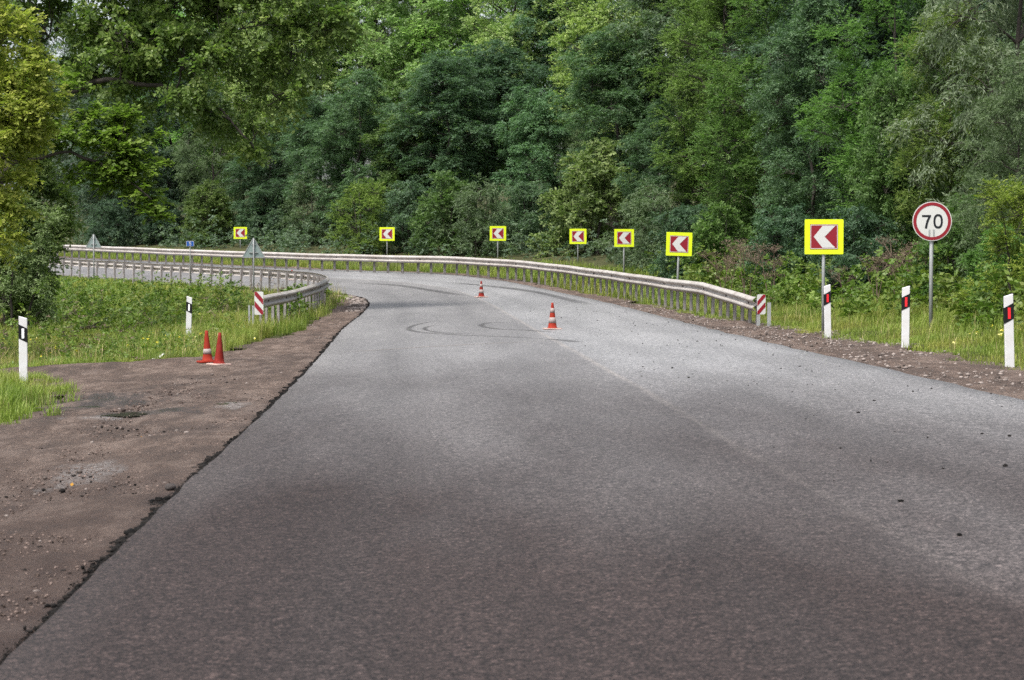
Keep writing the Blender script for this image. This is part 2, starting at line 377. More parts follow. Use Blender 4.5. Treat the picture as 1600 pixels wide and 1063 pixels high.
# worn darker wheel tracks
for u0, wd, am in ((.17, .05, .18), (.42, .05, .16), (.69, .05, .15), (.87, .045, .12)):
    dd = math_n(nt, 'ABSOLUTE', math_n(nt, 'SUBTRACT', un, u0)); f = ramp(nt, dd, [(0, (1, 1, 1)), (wd, (0, 0, 0))]).outputs[0]
    base = mixc(nt, math_n(nt, 'MULTIPLY', f, am), base, (.03, .028, .028))
grain = ramp(nt, g1.outputs['Fac'], [(.40, (.22,) * 3), (.5, (.84, .82, .81)), (.60, (2.5, 2.38, 2.32))]).outputs[0]
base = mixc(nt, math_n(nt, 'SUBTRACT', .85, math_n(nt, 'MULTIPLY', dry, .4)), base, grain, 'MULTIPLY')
grain2 = ramp(nt, g2.outputs['Fac'], [(.38, (.5,) * 3), (.62, (1.5,) * 3)]).outputs[0]
base = mixc(nt, .7, base, grain2, 'MULTIPLY')
vo = nt.nodes.new('ShaderNodeTexVoronoi'); vo.inputs['Scale'].default_value = 62; nt.links.new(v, vo.inputs['Vector'])
vs2 = nt.nodes.new('ShaderNodeSeparateXYZ'); nt.links.new(vo.outputs['Color'], vs2.inputs[0])
base = mixc(nt, .45, base, ramp(nt, vs2.outputs[0], [(0, (.35,) * 3), (.6, (.9,) * 3), (.85, (1.2,) * 3), (1, (2.6, 2.5, 2.45))]).outputs[0], 'MULTIPLY')
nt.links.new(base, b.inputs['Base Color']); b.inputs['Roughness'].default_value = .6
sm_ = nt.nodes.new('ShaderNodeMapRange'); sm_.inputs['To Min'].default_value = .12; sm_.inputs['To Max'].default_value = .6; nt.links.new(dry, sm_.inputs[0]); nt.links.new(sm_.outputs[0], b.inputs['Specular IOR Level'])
bump(nt, b, math_n(nt, 'ADD', g1.outputs['Fac'], math_n(nt, 'MULTIPLY', g2.outputs['Fac'], .4)), .2, .006); M['asphalt'] = m
def stain_mat(name, col, op):
    m, nt, b = new_mat(name); v = objvec(nt); n2 = noise_node(nt, 3.5, 5, .7, v)
    uv = nt.nodes.new('ShaderNodeUVMap'); uv.uv_map = 'UVMap'; sx = nt.nodes.new('ShaderNodeSeparateXYZ'); nt.links.new(uv.outputs[0], sx.inputs[0])
    e = ramp(nt, sx.outputs[0], [(0, (0,) * 3), (.35, (1,) * 3), (.65, (1,) * 3), (1, (0,) * 3)]).outputs[0]
    e2 = ramp(nt, sx.outputs[1], [(0, (0,) * 3), (.12, (1,) * 3), (.8, (1,) * 3), (1, (0,) * 3)]).outputs[0]
    f = math_n(nt, 'MULTIPLY', math_n(nt, 'MULTIPLY', math_n(nt, 'MULTIPLY', e, e2), ramp(nt, n2.outputs['Fac'], [(.3, (.25,) * 3), (.6, (1,) * 3)]).outputs[0]), op)
    b.inputs['Base Color'].default_value = (*col, 1); b.inputs['Roughness'].default_value = .7
    tr = nt.nodes.new('ShaderNodeBsdfTransparent'); mx = nt.nodes.new('ShaderNodeMixShader')
    nt.links.new(f, mx.inputs[0]); nt.links.new(tr.outputs[0], mx.inputs[1]); nt.links.new(b.outputs[0], mx.inputs[2])
    nt.links.new(mx.outputs[0], nt.nodes['Material Output'].inputs[0]); return m
M['tyre'] = stain_mat('tyre_mark', (.028, .026, .026), .52)
M['dust'] = stain_mat('tan_dust', (.19, .155, .13), .5)

# ------------------------------------------------------------------ ground sheet
def axis(a, b, near0, near1, fine, coarse):
    v = [near0]
    while v[-1] < near1: v.append(v[-1] + fine)
    st = fine
    while v[-1] < b: st = min(st * 1.15, coarse); v.append(v[-1] + st)
    lo = [near0]; st = fine
    while lo[-1] > a: st = min(st * 1.15, coarse); lo.append(lo[-1] - st)
    return np.array(sorted(set(lo[1:] + v)))
gx = axis(-220, 240, -24, 18, .3, 12); gy = axis(-120, 420, 6, 130, .3, 12)
# ------------------------------------------------------------------ road
NS, NU = len(LE), 22
us = np.linspace(0, 1, NU)
rv = []; ruv = []
for i in range(NS):
    for j, u in enumerate(us):
        p = LE[i] * (1 - u) + RE[i] * u
        if j == 0: p = p + np.array([(vnoise(p[0:1], p[1:2], .4, 3)[0] - .5) * .05 + (random.random() - .5) * .015, 0])
        if j == NU - 1: p = p + np.array([(vnoise(p[0:1], p[1:2], .9, 5)[0] - .5) * .10, 0])
        rv.append((p[0], p[1], float(zr(p[0], p[1])))); ruv.append((u, i / NS * 215))
rv = np.array(rv); top = rv.reshape(NS, NU, 3)
skl = top[:, 0] - [.05, 0, .2]; skr = top[:, -1] + [.05, 0, -.2]
allv = np.vstack([rv, skl, skr]); n0 = NS * NU
ii = (np.arange(NS - 1)[:, None] * NU + np.arange(NU - 1)[None, :]).ravel()
fi = np.stack([ii, ii + 1, ii + NU + 1, ii + NU], 1)
k = np.arange(NS - 1)
fl = np.stack([n0 + k, k * NU, (k + 1) * NU, n0 + k + 1], 1); fr = np.stack([k * NU + NU - 1, n0 + NS + k, n0 + NS + k + 1, (k + 1) * NU + NU - 1], 1)
idx = np.vstack([fi, fl, fr]); me = mesh_np('road', allv, 4, idx)
UVv = np.vstack([np.array(ruv), np.c_[np.zeros(NS), np.arange(NS)], np.c_[np.ones(NS), np.arange(NS)]])
ul = me.uv_layers.new(name='UVMap'); ul.data.foreach_set('uv', UVv[idx.ravel()].astype(np.float32).ravel())
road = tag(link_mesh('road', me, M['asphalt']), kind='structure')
def ribbon(name, pts, width, mat, dz=.005, parent=road, closed=False):
    P, L = catmull(pts, max(20, int(len(pts) * 10))); d = np.gradient(P, axis=0); d /= np.linalg.norm(d, axis=1)[:, None]
    nrm = np.c_[-d[:, 1], d[:, 0]]; vs = []; n = len(P); uvs = []
    K = 5
    for i in range(n):
        ww = width * (1 + .25 * (random.random() - .5))
        for j in range(K):
            q = P[i] + nrm[i] * ww * (j / (K - 1) - .5); vs.append((q[0], q[1], float(zr(q[0], q[1])) + dz)); uvs.append((j / (K - 1), i / (n - 1)))
    ii = (np.arange(n - 1)[:, None] * K + np.arange(K - 1)[None, :]).ravel(); idx = np.stack([ii, ii + 1, ii + K + 1, ii + K], 1)
    me = mesh_np(name, vs, 4, idx); ul = me.uv_layers.new(name='UVMap'); ul.data.foreach_set('uv', np.array(uvs, np.float32)[idx.ravel()].ravel())
    return link_mesh(name, me, mat, parent)
for P_, w_, mt_ in [([(.97, 53.4), (.21, 52.8), (-.23, 50.0), (-.04, 47.3), (.88, 44.7), (1.88, 42.7), (2.65, 40.6)], .20, 'tyre'), ([(.7, 51.2), (.26, 50.4), (.13, 48.6), (.49, 46.4), (1.42, 44.5)], .16, 'tyre'),
        ([(2.22, 50.6), (1.76, 51.4), (1.46, 49.7), (1.73, 47.5), (2.43, 45.8), (2.99, 43.8)], .2, 'tyre'), ([(-1.47, 38.4), (-.64, 38.7), (.3, 39.4), (1.4, 39.9), (2.49, 40.1)], .22, 'dust'),
        ([(2.53, 41.1), (2.75, 40.2), (2.96, 39.0)], .32, 'tyre'), ([(-2.4, 83.8), (-.86, 81.1), (.57, 75.3), (1.6, 70.4)], .5, 'tyre'), ([(1.1, 82.3), (2.9, 76.7), (4.1, 70.7), (5.0, 60)], .5, 'tyre')]:
    ribbon('tyre_mark' if mt_ == 'tyre' else 'dust_trace', P_, w_, M[mt_])


# ------------------------------------------------------------------ dirt shoulders (sheets lying on the ground)
MEADOW = [(-60, 30), (-20, 34.3), (-10, 35.2), (-7.07, 35.96), (-6.73, 37.0), (-4.69, 38.4), (-4.21, 39.35), (-3.83, 41), (-3.57, 46.4), (-2.9, 51.2), (-2.75, 58), (-2.6, 65.6), (-2.45, 72), (-2.9, 76.2), (-4.2, 79.2), (-7.6, 84.9), (-11.5, 91.4), (-15, 97), (-20.5, 106), (-44, 144), (-90, 144)]
NEAR = [(-60, 29.5), (-20, 32.5), (-10, 33.6), (-6.9, 34.1), (-5.9, 32.3), (-5.35, 30.5), (-4.75, 28.17), (-4.4, 25.5), (-4.35, 23.84), (-4.9, 22), (-7, 19), (-12, 16), (-60, 12)]
def patch(name, xs, ys, keep, dz, mat, amp=.012, st=(.12, .25), kind='structure', parent=None, ztop=None):
    gx = np.arange(xs[0], xs[1], st[0]); gy = np.arange(ys[0], ys[1], st[1]); X, Y = np.meshgrid(gx, gy)
    Z = zg(X, Y) + dz + (vnoise(X, Y, .35, 4) - .5) * amp * 2 + (vnoise(X, Y, 1.1, 8) - .5) * amp * 3 + (vnoise(X, Y, .16, 14) - .5) * amp * 1.6 - amp * 2.2 * np.exp(-((X + 3.1 + .25 * np.sin(Y * .3)) / .22) ** 2) * (Y < 36)
    if ztop is not None: Z = ztop(X, Y)
    k = keep(X, Y); nx = len(gx)
    ii = (np.arange(len(gy) - 1)[:, None] * nx + np.arange(nx - 1)[None, :])
    kk = k[:-1, :-1] & k[1:, :-1] & k[:-1, 1:] & k[1:, 1:]; ii = ii[kk]
    idx = np.stack([ii, ii + 1, ii + nx + 1, ii + nx], 1)
    used = np.unique(idx); remap = np.zeros(X.size, int); remap[used] = np.arange(len(used))
    V = np.stack([X.ravel(), Y.ravel(), Z.ravel()], 1)[used]
    return tag(link_mesh(name, mesh_np(name, V, 4, remap[idx], smooth=True), mat, parent), kind=kind)
def left_keep(X, Y):
    o = inpoly(X, Y, ROADPOLY) & (dist_poly(X, Y, LEs) > .12)
    me_ = inpoly(X + (vnoise(X, Y, .6, 6) - .5) * .8, Y + (vnoise(X, Y, .6, 7) - .5) * .8 - .5, MEADOW) & (dist_poly(X, Y, LEs) > 1.1)
    nr = inpoly(X + .2 + (vnoise(X, Y, .4, 16) - .5) * .5, Y, NEAR)
    return ~o & ~me_ & ~nr & (X < -1.0)
def rthr(Y): return np.interp(Y, [0, 44, 50, 60, 75, 200], [1.5, 1.55, 1.0, .7, .6, .5])
def right_keep(X, Y):
    dr = dist_poly(X, Y, REs); inr = inpoly(X, Y, ROADPOLY)
    return (~(inr & (dr > .12))) & (dr < rthr(Y) + .3 + (vnoise(X, Y, 1.2, 9) - .5) * .7) & (X > -60) & (dist_poly(X, Y, LEs) > 2)
GX, GY = np.meshgrid(gx, gy); GZ = zg(GX, GY) - .07 * (left_keep(GX, GY) & (GX > -20) & (GY < 85) | right_keep(GX, GY) & (GY < 130) & (GY > 10))
nx, ny = len(gx), len(gy)
ii = (np.arange(ny - 1)[:, None] * nx + np.arange(nx - 1)[None, :]).ravel()
idx = np.stack([ii, ii + 1, ii + nx + 1, ii + nx], 1)
me = mesh_np('ground', np.stack([GX.ravel(), GY.ravel(), GZ.ravel()], 1), 4, idx, smooth=True)
tag(link_mesh('ground', me, M['soil']), kind='structure')

patch('dirt_shoulder', (-14, 0), (5, 40.4), left_keep, .03, M['dirt'], st=(.07, .14))
patch('gravel_verge', (-5, 0), (40, 82), left_keep, .03, M['dirt'], st=(.1, .2))
patch('gravel_shoulder', (-24, 9), (12, 128), right_keep, .03, M['dirt'], st=(.13, .2))

# ------------------------------------------------------------------ foliage engine
def unit(a): return a / np.maximum(np.linalg.norm(a, axis=-1, keepdims=True), 1e-9)
def rand_dirs(n, upbias=0.0):
    d = rng.normal(size=(n, 3)); d = unit(d); d[:, 2] += upbias; return unit(d)
def sprays(P, D, ln, nl, ll, lw, droop=.4, splay=.9, flat=.5, simple=False):
    """P spray roots, D directions; each spray carries nl leaves of length ll, width lw -> leaf verts (K,4,3), per-leaf value"""
    n = len(P); t = np.linspace(.12, 1, nl)[None, :, None] + rng.normal(0, .03, (n, nl, 1))
    L = ln * (.7 + .6 * rng.random((n, 1, 1)))
    D = D[:, None, :]; P = P[:, None, :]
    ax = P + D * t * L; ax = ax + np.array([0, 0, -1.0]) * droop * L * t ** 2
    tang = unit(D + np.array([0, 0, -2.0]) * droop * t)
    up = np.array([0, 0, 1.0]) * np.ones_like(tang) * (flat + .15) + rng.normal(0, .35 * (1.2 - flat), (n, 1, 3)) + rng.normal(0, .22, tang.shape)
    side = unit(np.cross(tang, up)); sg = np.where(np.arange(nl) % 2 == 0, 1, -1)[None, :, None]
    la = unit(tang * (1 - splay * .55) + side * sg * splay + rng.normal(0, .18, tang.shape) + np.array([0, 0, -.35 * droop]))
    nrm = unit(np.cross(la, np.cross(up, la)) + rng.normal(0, .25, la.shape)); wv = unit(np.cross(la, nrm))
    s = (.65 + .6 * rng.random((n, nl, 1))); a = ll * s; w_ = lw * s * .5
    v = np.stack([ax, ax + la * a * .45 + wv * w_, ax + la * a, ax + la * a * .45 - wv * w_], 2)
    val = np.clip(rng.random((n, 1)) * .55 + rng.random((n, nl)) * .45, 0, 1)
    return v.reshape(-1, 4, 3), val.ravel()
KINDS = {  # spray length, leaves per spray, leaf length, width, droop, splay, flat, sprays per m2 of clump, material
    'ash':      (.42, 11, .15, .055, .50, .95, .55, 15, 'ash'),
    'robinia':  (.36, 13, .10, .050, .15, 1.0, .85, 17, 'robinia'),
    'broad':    (.30, 8, .13, .080, .25, .9, .45, 20, 'broad'),
    'poplar':   (.34, 9, .135, .090, .40, .9, .3, 26, 'poplar'),
    'willow':   (.45, 11, .15, .036, .45, .55, .45, 16, 'grey_leaf'),
    'maple':    (.28, 9, .115, .085, .25, 1.0, .75, 40, 'maple'),
    'yellow':   (.32, 11, .095, .055, .35, .95, .5, 40, 'yellow'),
    'near_willow': (.32, 12, .085, .030, .35, .75, .6, 40, 'grey_leaf'),
    'near_broad': (.28, 9, .11, .070, .30, .9, .5, 44, 'broad'),
}
def branch_path(a, b, sag, n=7, wob=.06):
    a = Vector(a); b = Vector(b); L = (b - a).length; pts = []
    for i in range(n):
        t = i / (n - 1); p = a.lerp(b, t); p.z += sag * L * math.sin(math.pi * t)
        if 0 < i < n - 1: p += Vector([random.gauss(0, wob * L * .35) for _ in range(3)])
        pts.append(p)
    return pts
def make_tree_meshes(kind, H, blobs, trunk_top=None, tr=.16, clump=.55, dens=1.0, lean=(0, 0), bare=.0, mult=1.0, stems=1, limbs=()):
    """blobs: (x,y,z,r) foliage masses in tree space; returns (trunk mesh, crown mesh)"""
    sl, nl, ll, lw, droop, splay, flat, spm, mt = KINDS[kind]
    tv, tf = [], []
    def add(pts, rads, n=6):
        v, f = tube_np(pts, rads, n); o = len(tv); tv.extend(v); tf.extend([tuple(i + o for i in q) for q in f])
    tt = trunk_top or H * .82
    trunks = []
    for s in range(stems):
        a = s * 2.4; off = .0 if stems == 1 else .25
        top = Vector((lean[0] + off * 3 * math.cos(a), lean[1] + off * 3 * math.sin(a), tt))
        base = Vector((off * math.cos(a), off * math.sin(a), -.3))
        pts = branch_path(base, top, 0, 10, .025); add(pts, [tr * (1 - .82 * (i / 9)) * (1.25 if i == 0 else 1) for i in range(10)], 9)
        trunks.append(pts)
    V = []; A = []
    nodes = [(p, tr * (1 - .82 * i / 9)) for T in trunks for i, p in enumerate(T) if i >= 3 or H < 6]
    for lp, lr in limbs:
        P_ = []
        for q in range(len(lp) - 1): P_ += branch_path(lp[q], lp[q + 1], 0, 5, .05)[:-1]
        P_.append(Vector(lp[-1])); rr0 = [lr * (1 - .8 * q / (len(P_) - 1)) for q in range(len(P_))]; add(P_, rr0, 8); nodes += list(zip(P_, rr0))[2:]
    order = sorted(blobs, key=lambda q: math.hypot(q[0] - lean[0], q[1] - lean[1]) + .15 * q[2])
    for (bx, by, bz, br) in order:
        c = Vector((bx, by, bz))
        root, rr_ = min(nodes, key=lambda nd: (nd[0] - c).length + 1.6 * max(0, nd[0].z - bz + .3) - 2.0 * nd[1])
        bp = branch_path(root, c, .10, 8, .09)
        r0 = min(rr_ * .62, .02 + .016 * br + .007 * (c - root).length); add(bp, [r0 * (1 - .7 * i / 7) for i in range(8)], 6)
        nodes += [(bp[i], r0 * (1 - .7 * i / 7)) for i in (3, 5, 7)]
        nc = max(4, int(10 * mult * (br / .9) ** 2 * .9 / (clump / .55) ** 2))
        d = rand_dirs(nc, .25); rad = br * (.35 + .65 * rng.random(nc) ** .45)
        C = np.array([bx, by, bz]) + d * rad[:, None] * np.array([1, 1, .8])
        for q in range(nc):
            cc = C[q]; cr = clump * (.6 + .7 * rng.random())
            s0 = bp[random.choice((3, 4, 5, 6, 7))]
            if q % 2 == 0: add(branch_path(s0, cc, .04, 4, .08), [.016, .012, .008, .004], 4)
            ns = max(3, int(spm * dens * 4 * cr * cr * (.8 + .4 * rng.random())))
            dd = rand_dirs(ns, .35); root_p = cc + dd * (cr * (.25 + .75 * rng.random(ns)))[:, None] * np.array([1, 1, .7])
            od = unit(dd * np.array([1, 1, .6]) + (d[q] * .6) + rng.normal(0, .3, (ns, 3)))
            v, a = sprays(root_p - od * sl * .5, od, sl, nl, ll, lw, droop, splay, flat)
            a = np.clip(a * .75 + .25 * rng.random(), 0, 1)
            V.append(v); A.append(a)
    V = np.concatenate(V).reshape(-1, 3); A = np.concatenate(A)
    tm = bpy.data.meshes.new(kind + '_trunk'); tm.from_pydata(tv, [], tf); tm.update(); tm.polygons.foreach_set('use_smooth', [True] * len(tm.polygons)); tm.materials.append(M['bark'])
    cm = mesh_np(kind + '_crown', V, 4, attrs={'v': A}); cm.materials.append(M[mt])
    return tm, cm
def auto_blobs(H, W, base=.2, n=22, shape='oval', r=(.9, 1.5), seed=0):
    rs = random.Random(seed); out = []
    for i in range(n):
        t = (i + .5) / n; z = H * (base + (1 - base) * t) - .4
        if shape == 'oval': pr = math.sin(math.pi * min(1, (t * .86 + .14))) ** .6
        elif shape == 'dome': pr = math.sqrt(max(.05, 1 - (t * .95) ** 2.2))
        elif shape == 'cone': pr = (1 - t) ** .7 + .12
        else: pr = .55 + .45 * math.sin(math.pi * t)
        a = i * 2.4 + rs.random() * .9; rr = W * .5 * pr * (.45 + .45 * rs.random())
        br = rs.uniform(*r) * (.75 + .4 * pr)
        out.append((math.cos(a) * rr, math.sin(a) * rr, z + rs.uniform(-.3, .3), br))
    return out
PRO = {}
def proto(key, kind, H, W, **k):
    bl = auto_blobs(H, W, k.pop('base', .2), k.pop('n', 22), k.pop('shape', 'oval'), k.pop('r', (.9, 1.5)), k.pop('seed', 1))
    PRO[key] = make_tree_meshes(kind, H, bl, **k) + (H,)
proto('ash1', 'ash', 14, 6.5, n=30, seed=1, base=.12)
proto('ash2', 'ash', 15, 6.0, n=30, seed=2, base=.30, tr=.2)
proto('ash3', 'ash', 11, 6.0, n=24, seed=3, base=.06, shape='dome')
proto('rob1', 'robinia', 14, 7.0, n=28, seed=4, base=.18, clump=.6)
proto('rob2', 'robinia', 12, 6.0, n=24, seed=5, base=.12, clump=.5)
proto('broad1', 'broad', 10, 6.0, n=24, seed=6, base=.06, shape='dome')
proto('pop1', 'broad', 19, 7.0, n=34, seed=7, base=.25, shape='tall', tr=.24, dens=.75)
proto('wil1', 'willow', 12, 6.5, n=26, seed=8, base=.1)
proto('bush1', 'broad', 4.2, 4.2, n=14, seed=9, base=.12, shape='dome', r=(.6, .9), tr=.06, clump=.4, stems=4, mult=1.3)
proto('bush2', 'ash', 5.0, 4.4, n=14, seed=10, base=.08, shape='dome', r=(.65, 1.0), tr=.07, clump=.45, stems=3, mult=1.3)
proto('bush3', 'robinia', 4.6, 4.0, n=13, seed=11, base=.12, shape='dome', r=(.6, .9), tr=.06, clump=.4, stems=3, mult=1.3)
proto('bush4', 'willow', 3.6, 3.8, n=12, seed=12, base=.06, shape='dome', r=(.6, .85), tr=.05, clump=.4, stems=4, mult=1.3)
ROOT = {}
NAMES = {'ash': 'ash_tree', 'rob': 'robinia_tree', 'bro': 'leafy_tree', 'pop': 'poplar_tree', 'wil': 'willow_tree', 'bus': 'shrub'}
def put_tree(key, x, y, H, tint=(1, 1, 1), label=None, group=None, wide=1.0, rz=None, dz=0, name=None, cat=None):
    nm = name or NAMES[key[:3]]
    e = empty(nm, gpt(x, y, dz), random.random() * 6.28 if rz is None else rz)
    s = H / PRO[key][2]; e.scale = (s * wide, s * wide, s)
    t = link_mesh('trunk', PRO[key][0], None, e); c = link_mesh('crown', PRO[key][1], None, e)
    c.color = (*tint, 1)
    tag(e, label, cat or ('shrub' if nm == 'shrub' else 'tree'), group)
    return e
def px_x(px, Y): return math.tan(math.atan((px - 800) / 3300) + math.atan(145 / 3300)) * Y     # lateral position of a sight line at distance Y
# forest behind the outer bend: front edge, one by one.  (proto, lateral x, distance y, height, tint, width, label)
G1 = 'trees along the front edge of the forest'
G2 = 'trees deeper in the forest'
G3 = 'shrubs at the foot of the forest'
front = [
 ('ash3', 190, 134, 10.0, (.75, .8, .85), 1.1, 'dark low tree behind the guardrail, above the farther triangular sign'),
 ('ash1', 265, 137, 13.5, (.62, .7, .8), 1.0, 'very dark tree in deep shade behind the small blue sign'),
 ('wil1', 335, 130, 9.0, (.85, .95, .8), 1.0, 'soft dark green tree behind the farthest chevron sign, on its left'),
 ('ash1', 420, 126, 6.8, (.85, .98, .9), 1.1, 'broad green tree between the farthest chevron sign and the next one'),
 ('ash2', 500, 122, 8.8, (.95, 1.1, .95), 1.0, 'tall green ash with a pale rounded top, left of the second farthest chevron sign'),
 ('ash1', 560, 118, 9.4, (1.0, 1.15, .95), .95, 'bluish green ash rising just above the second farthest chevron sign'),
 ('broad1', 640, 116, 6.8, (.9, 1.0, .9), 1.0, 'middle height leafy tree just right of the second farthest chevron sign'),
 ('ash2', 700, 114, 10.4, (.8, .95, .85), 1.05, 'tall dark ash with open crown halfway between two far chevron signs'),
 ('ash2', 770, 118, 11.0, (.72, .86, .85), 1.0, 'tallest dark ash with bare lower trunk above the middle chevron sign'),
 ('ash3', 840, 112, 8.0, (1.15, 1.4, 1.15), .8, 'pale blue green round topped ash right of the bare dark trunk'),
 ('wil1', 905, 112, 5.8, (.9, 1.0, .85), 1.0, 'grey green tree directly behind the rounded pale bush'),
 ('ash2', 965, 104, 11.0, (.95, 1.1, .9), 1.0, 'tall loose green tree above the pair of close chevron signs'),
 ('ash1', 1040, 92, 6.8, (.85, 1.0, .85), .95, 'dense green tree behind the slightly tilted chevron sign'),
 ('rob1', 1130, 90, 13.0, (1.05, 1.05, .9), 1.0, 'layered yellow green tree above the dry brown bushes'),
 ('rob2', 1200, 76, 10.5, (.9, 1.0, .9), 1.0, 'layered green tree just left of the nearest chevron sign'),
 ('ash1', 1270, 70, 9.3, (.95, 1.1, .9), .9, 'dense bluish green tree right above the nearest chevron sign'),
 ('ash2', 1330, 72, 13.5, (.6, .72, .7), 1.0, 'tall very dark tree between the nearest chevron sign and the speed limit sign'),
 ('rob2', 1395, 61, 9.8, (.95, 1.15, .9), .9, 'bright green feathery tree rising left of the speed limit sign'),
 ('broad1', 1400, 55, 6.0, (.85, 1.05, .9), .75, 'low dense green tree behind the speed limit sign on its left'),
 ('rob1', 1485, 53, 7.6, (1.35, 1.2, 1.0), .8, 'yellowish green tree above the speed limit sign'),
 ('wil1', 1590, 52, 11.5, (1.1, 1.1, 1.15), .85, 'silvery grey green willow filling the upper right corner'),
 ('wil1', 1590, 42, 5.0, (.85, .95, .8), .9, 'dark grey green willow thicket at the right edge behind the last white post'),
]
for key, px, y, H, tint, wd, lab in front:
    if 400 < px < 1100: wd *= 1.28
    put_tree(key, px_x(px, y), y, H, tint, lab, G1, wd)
back = [(150, 150, 'ash1', 14), (230, 152, 'ash2', 16), (310, 148, 'rob1', 17), (385, 140, 'pop1', 20), (450, 136, 'pop1', 20), (530, 136, 'pop1', 21), (600, 134, 'pop1', 20), (665, 130, 'pop1', 21), (735, 132, 'rob1', 19),
        (815, 126, 'pop1', 19), (880, 122, 'ash2', 17), (945, 118, 'pop1', 20), (1020, 114, 'pop1', 18), (1090, 104, 'ash2', 18), (1160, 100, 'rob1', 17), (1230, 92, 'ash1', 16), (1295, 88, 'ash2', 17), (1370, 84, 'ash1', 16), (1440, 76, 'rob1', 15), (1520, 74, 'ash1', 15), (1600, 70, 'ash2', 15), (1690, 66, 'ash1', 14),
        (120, 168, 'ash1', 17), (260, 165, 'ash1', 18), (400, 160, 'ash1', 19), (560, 152, 'rob1', 20), (700, 150, 'ash1', 20), (840, 142, 'rob1', 18), (980, 136, 'ash1', 19), (1110, 124, 'pop1', 20), (1220, 112, 'pop1', 19), (1340, 104, 'pop1', 19), (1460, 94, 'pop1', 18), (1580, 88, 'pop1', 18)]
for px, y, key, H in back:
    bright = (2.15 if y > 112 else 1.5) if key in ('pop1', 'rob1') else 1.15  # rear crowns tinted paler: haze and backlight put into the leaf colour
    put_tree(key, px_x(px + random.uniform(-12, 12), y), y + random.uniform(-2, 2), H, (bright * random.uniform(.95, 1.2), bright * random.uniform(.95, 1.15), bright * random.uniform(.95, 1.25)),
             'tall green tree standing in the rows behind the front edge of the forest', G2, 1.0)
shr = [
 ('bush1', 925, 98, 5.0, (1.35, 1.3, 1.3), 'rounded pale green bush with leafy edges behind the two close chevron signs'),
 ('bush3', 570, 108, 3.9, (1.3, 1.2, .9), 'light yellow green shrub beside the second farthest chevron sign'),
 ('bush2', 170, 128, 3.2, (.6, .7, .7), 'dark shrub behind the far guardrail at its left end'),
 ('bush2', 250, 131, 3.2, (.5, .62, .62), 'blackish green shrub behind the small blue sign'),
 ('bush1', 330, 127, 3.6, (.85, .9, .7), 'shrub with lighter leaves between the blue sign and the farthest chevron sign'),
 ('bush2', 420, 125, 3.8, (.8, .9, .85), 'dark green shrub just right of the farthest chevron sign'),
 ('bush4', 490, 120, 3.6, (.8, .9, .8), 'soft green shrub halfway between the two farthest chevron signs'),
 ('bush2', 640, 107, 3.8, (.85, .95, .9), 'green shrub right of the second farthest chevron sign'),
 ('bush1', 705, 104, 3.8, (.75, .9, .8), 'dark leafy shrub left of the middle chevron sign'),
 ('bush4', 745, 102, 3.4, (.85, .95, .85), 'grey green shrub touching the middle chevron sign from behind'),
 ('bush2', 825, 104, 3.6, (.9, 1.0, .9), 'green shrub between the middle chevron sign and the rounded bush'),
 ('bush4', 1010, 84, 3.2, (.9, 1.0, .9), 'grey green shrub right of the pair of close chevron signs'),
 ('bush2', 1075, 74, 3.0, (.7, .85, .8), 'dark shrub right behind the chevron sign over the guardrail middle'),
 ('bush1', 1120, 70, 2.6, (.85, 1.05, .8), 'leafy green shrub behind the dry brown stems'),
 ('bush2', 1225, 62, 2.8, (.7, .88, .8), 'dark shrub left of the nearest chevron sign'),
 ('bush2', 1335, 54, 2.7, (.65, .8, .75), 'dark shrub between the nearest chevron sign and the dry umbels'),
 ('bush1', 1500, 45.5, 2.2, (.8, 1.0, .85), 'dense green shrub right of the pole of the speed limit sign'),
 ('bush3', 1600, 37.5, 2.6, (1.5, 1.25, .7), 'shrub with yellow orange leaf tips at the right edge above the last white post'),
 ('bush1', 1570, 40, 1.6, (.9, 1.25, .8), 'low bright green shrub behind the last white post'),
]
for key, px, y, H, tint, lab in shr: put_tree(key, px_x(px, y), y, H, tint, lab, G3, 1.0)

# ------------------------------------------------------------------ the four trees on the left, in front of the bend
def blobs_at(Y, base, rows, seed=0):
    """rows (world x, height above the camera ground, radius, depth offset); returns blobs relative to the trunk base"""
    return [(x - base[0], dy, z - base[2], r) for x, z, r, dy in rows]
def left_tree(name, kind, x, y, H, rows, label, tint=(1, 1, 1), **k):
    b = gpt(x, y); e = empty(name, b)
    if 'limbs' in k: k['limbs'] = [([(p[0] - x, p[2], p[1] - b[2]) for p in lp], lr) for lp, lr in k['limbs']]
    tm, cm = make_tree_meshes(kind, H, blobs_at(y, b, rows), **k)
    link_mesh('trunk', tm, None, e); c = link_mesh('crown', cm, None, e); c.color = (*tint, 1)
    tag(e, label, 'tree', 'trees on the left of the road'); return e
rows = [(-2.7, 8.4, 1.0, 0), (-3.5, 7.6, 1.3, .6), (-4.0, 6.5, .95, 0), (-4.6, 5.3, .65, -.3), (-4.9, 4.6, .45, -.3), (-5.4, 5.6, .8, .4), (-5.0, 8.3, 1.7, .5), (-6.6, 7.2, 1.4, -1), (-7.0, 8.9, 1.8, .5),
        (-8.3, 8.0, 1.6, -.5), (-9.0, 6.8, 1.4, .5), (-7.8, 6.4, 1.1, 1.2), (-10.2, 8.4, 1.8, 1), (-3.6, 9.6, 1.4, 0), (-5.4, 10.2, 1.8, 1), (-7.6, 10.8, 1.9, -1), (-9.8, 11, 2, .5), (-11.6, 9.4, 1.9, 0), (-6.3, 5.9, .7, -.8), (-12.6, 7.6, 1.6, .5), (-6.2, 12, 1.6, 0), (-8.8, 12.6, 1.7, 0)]
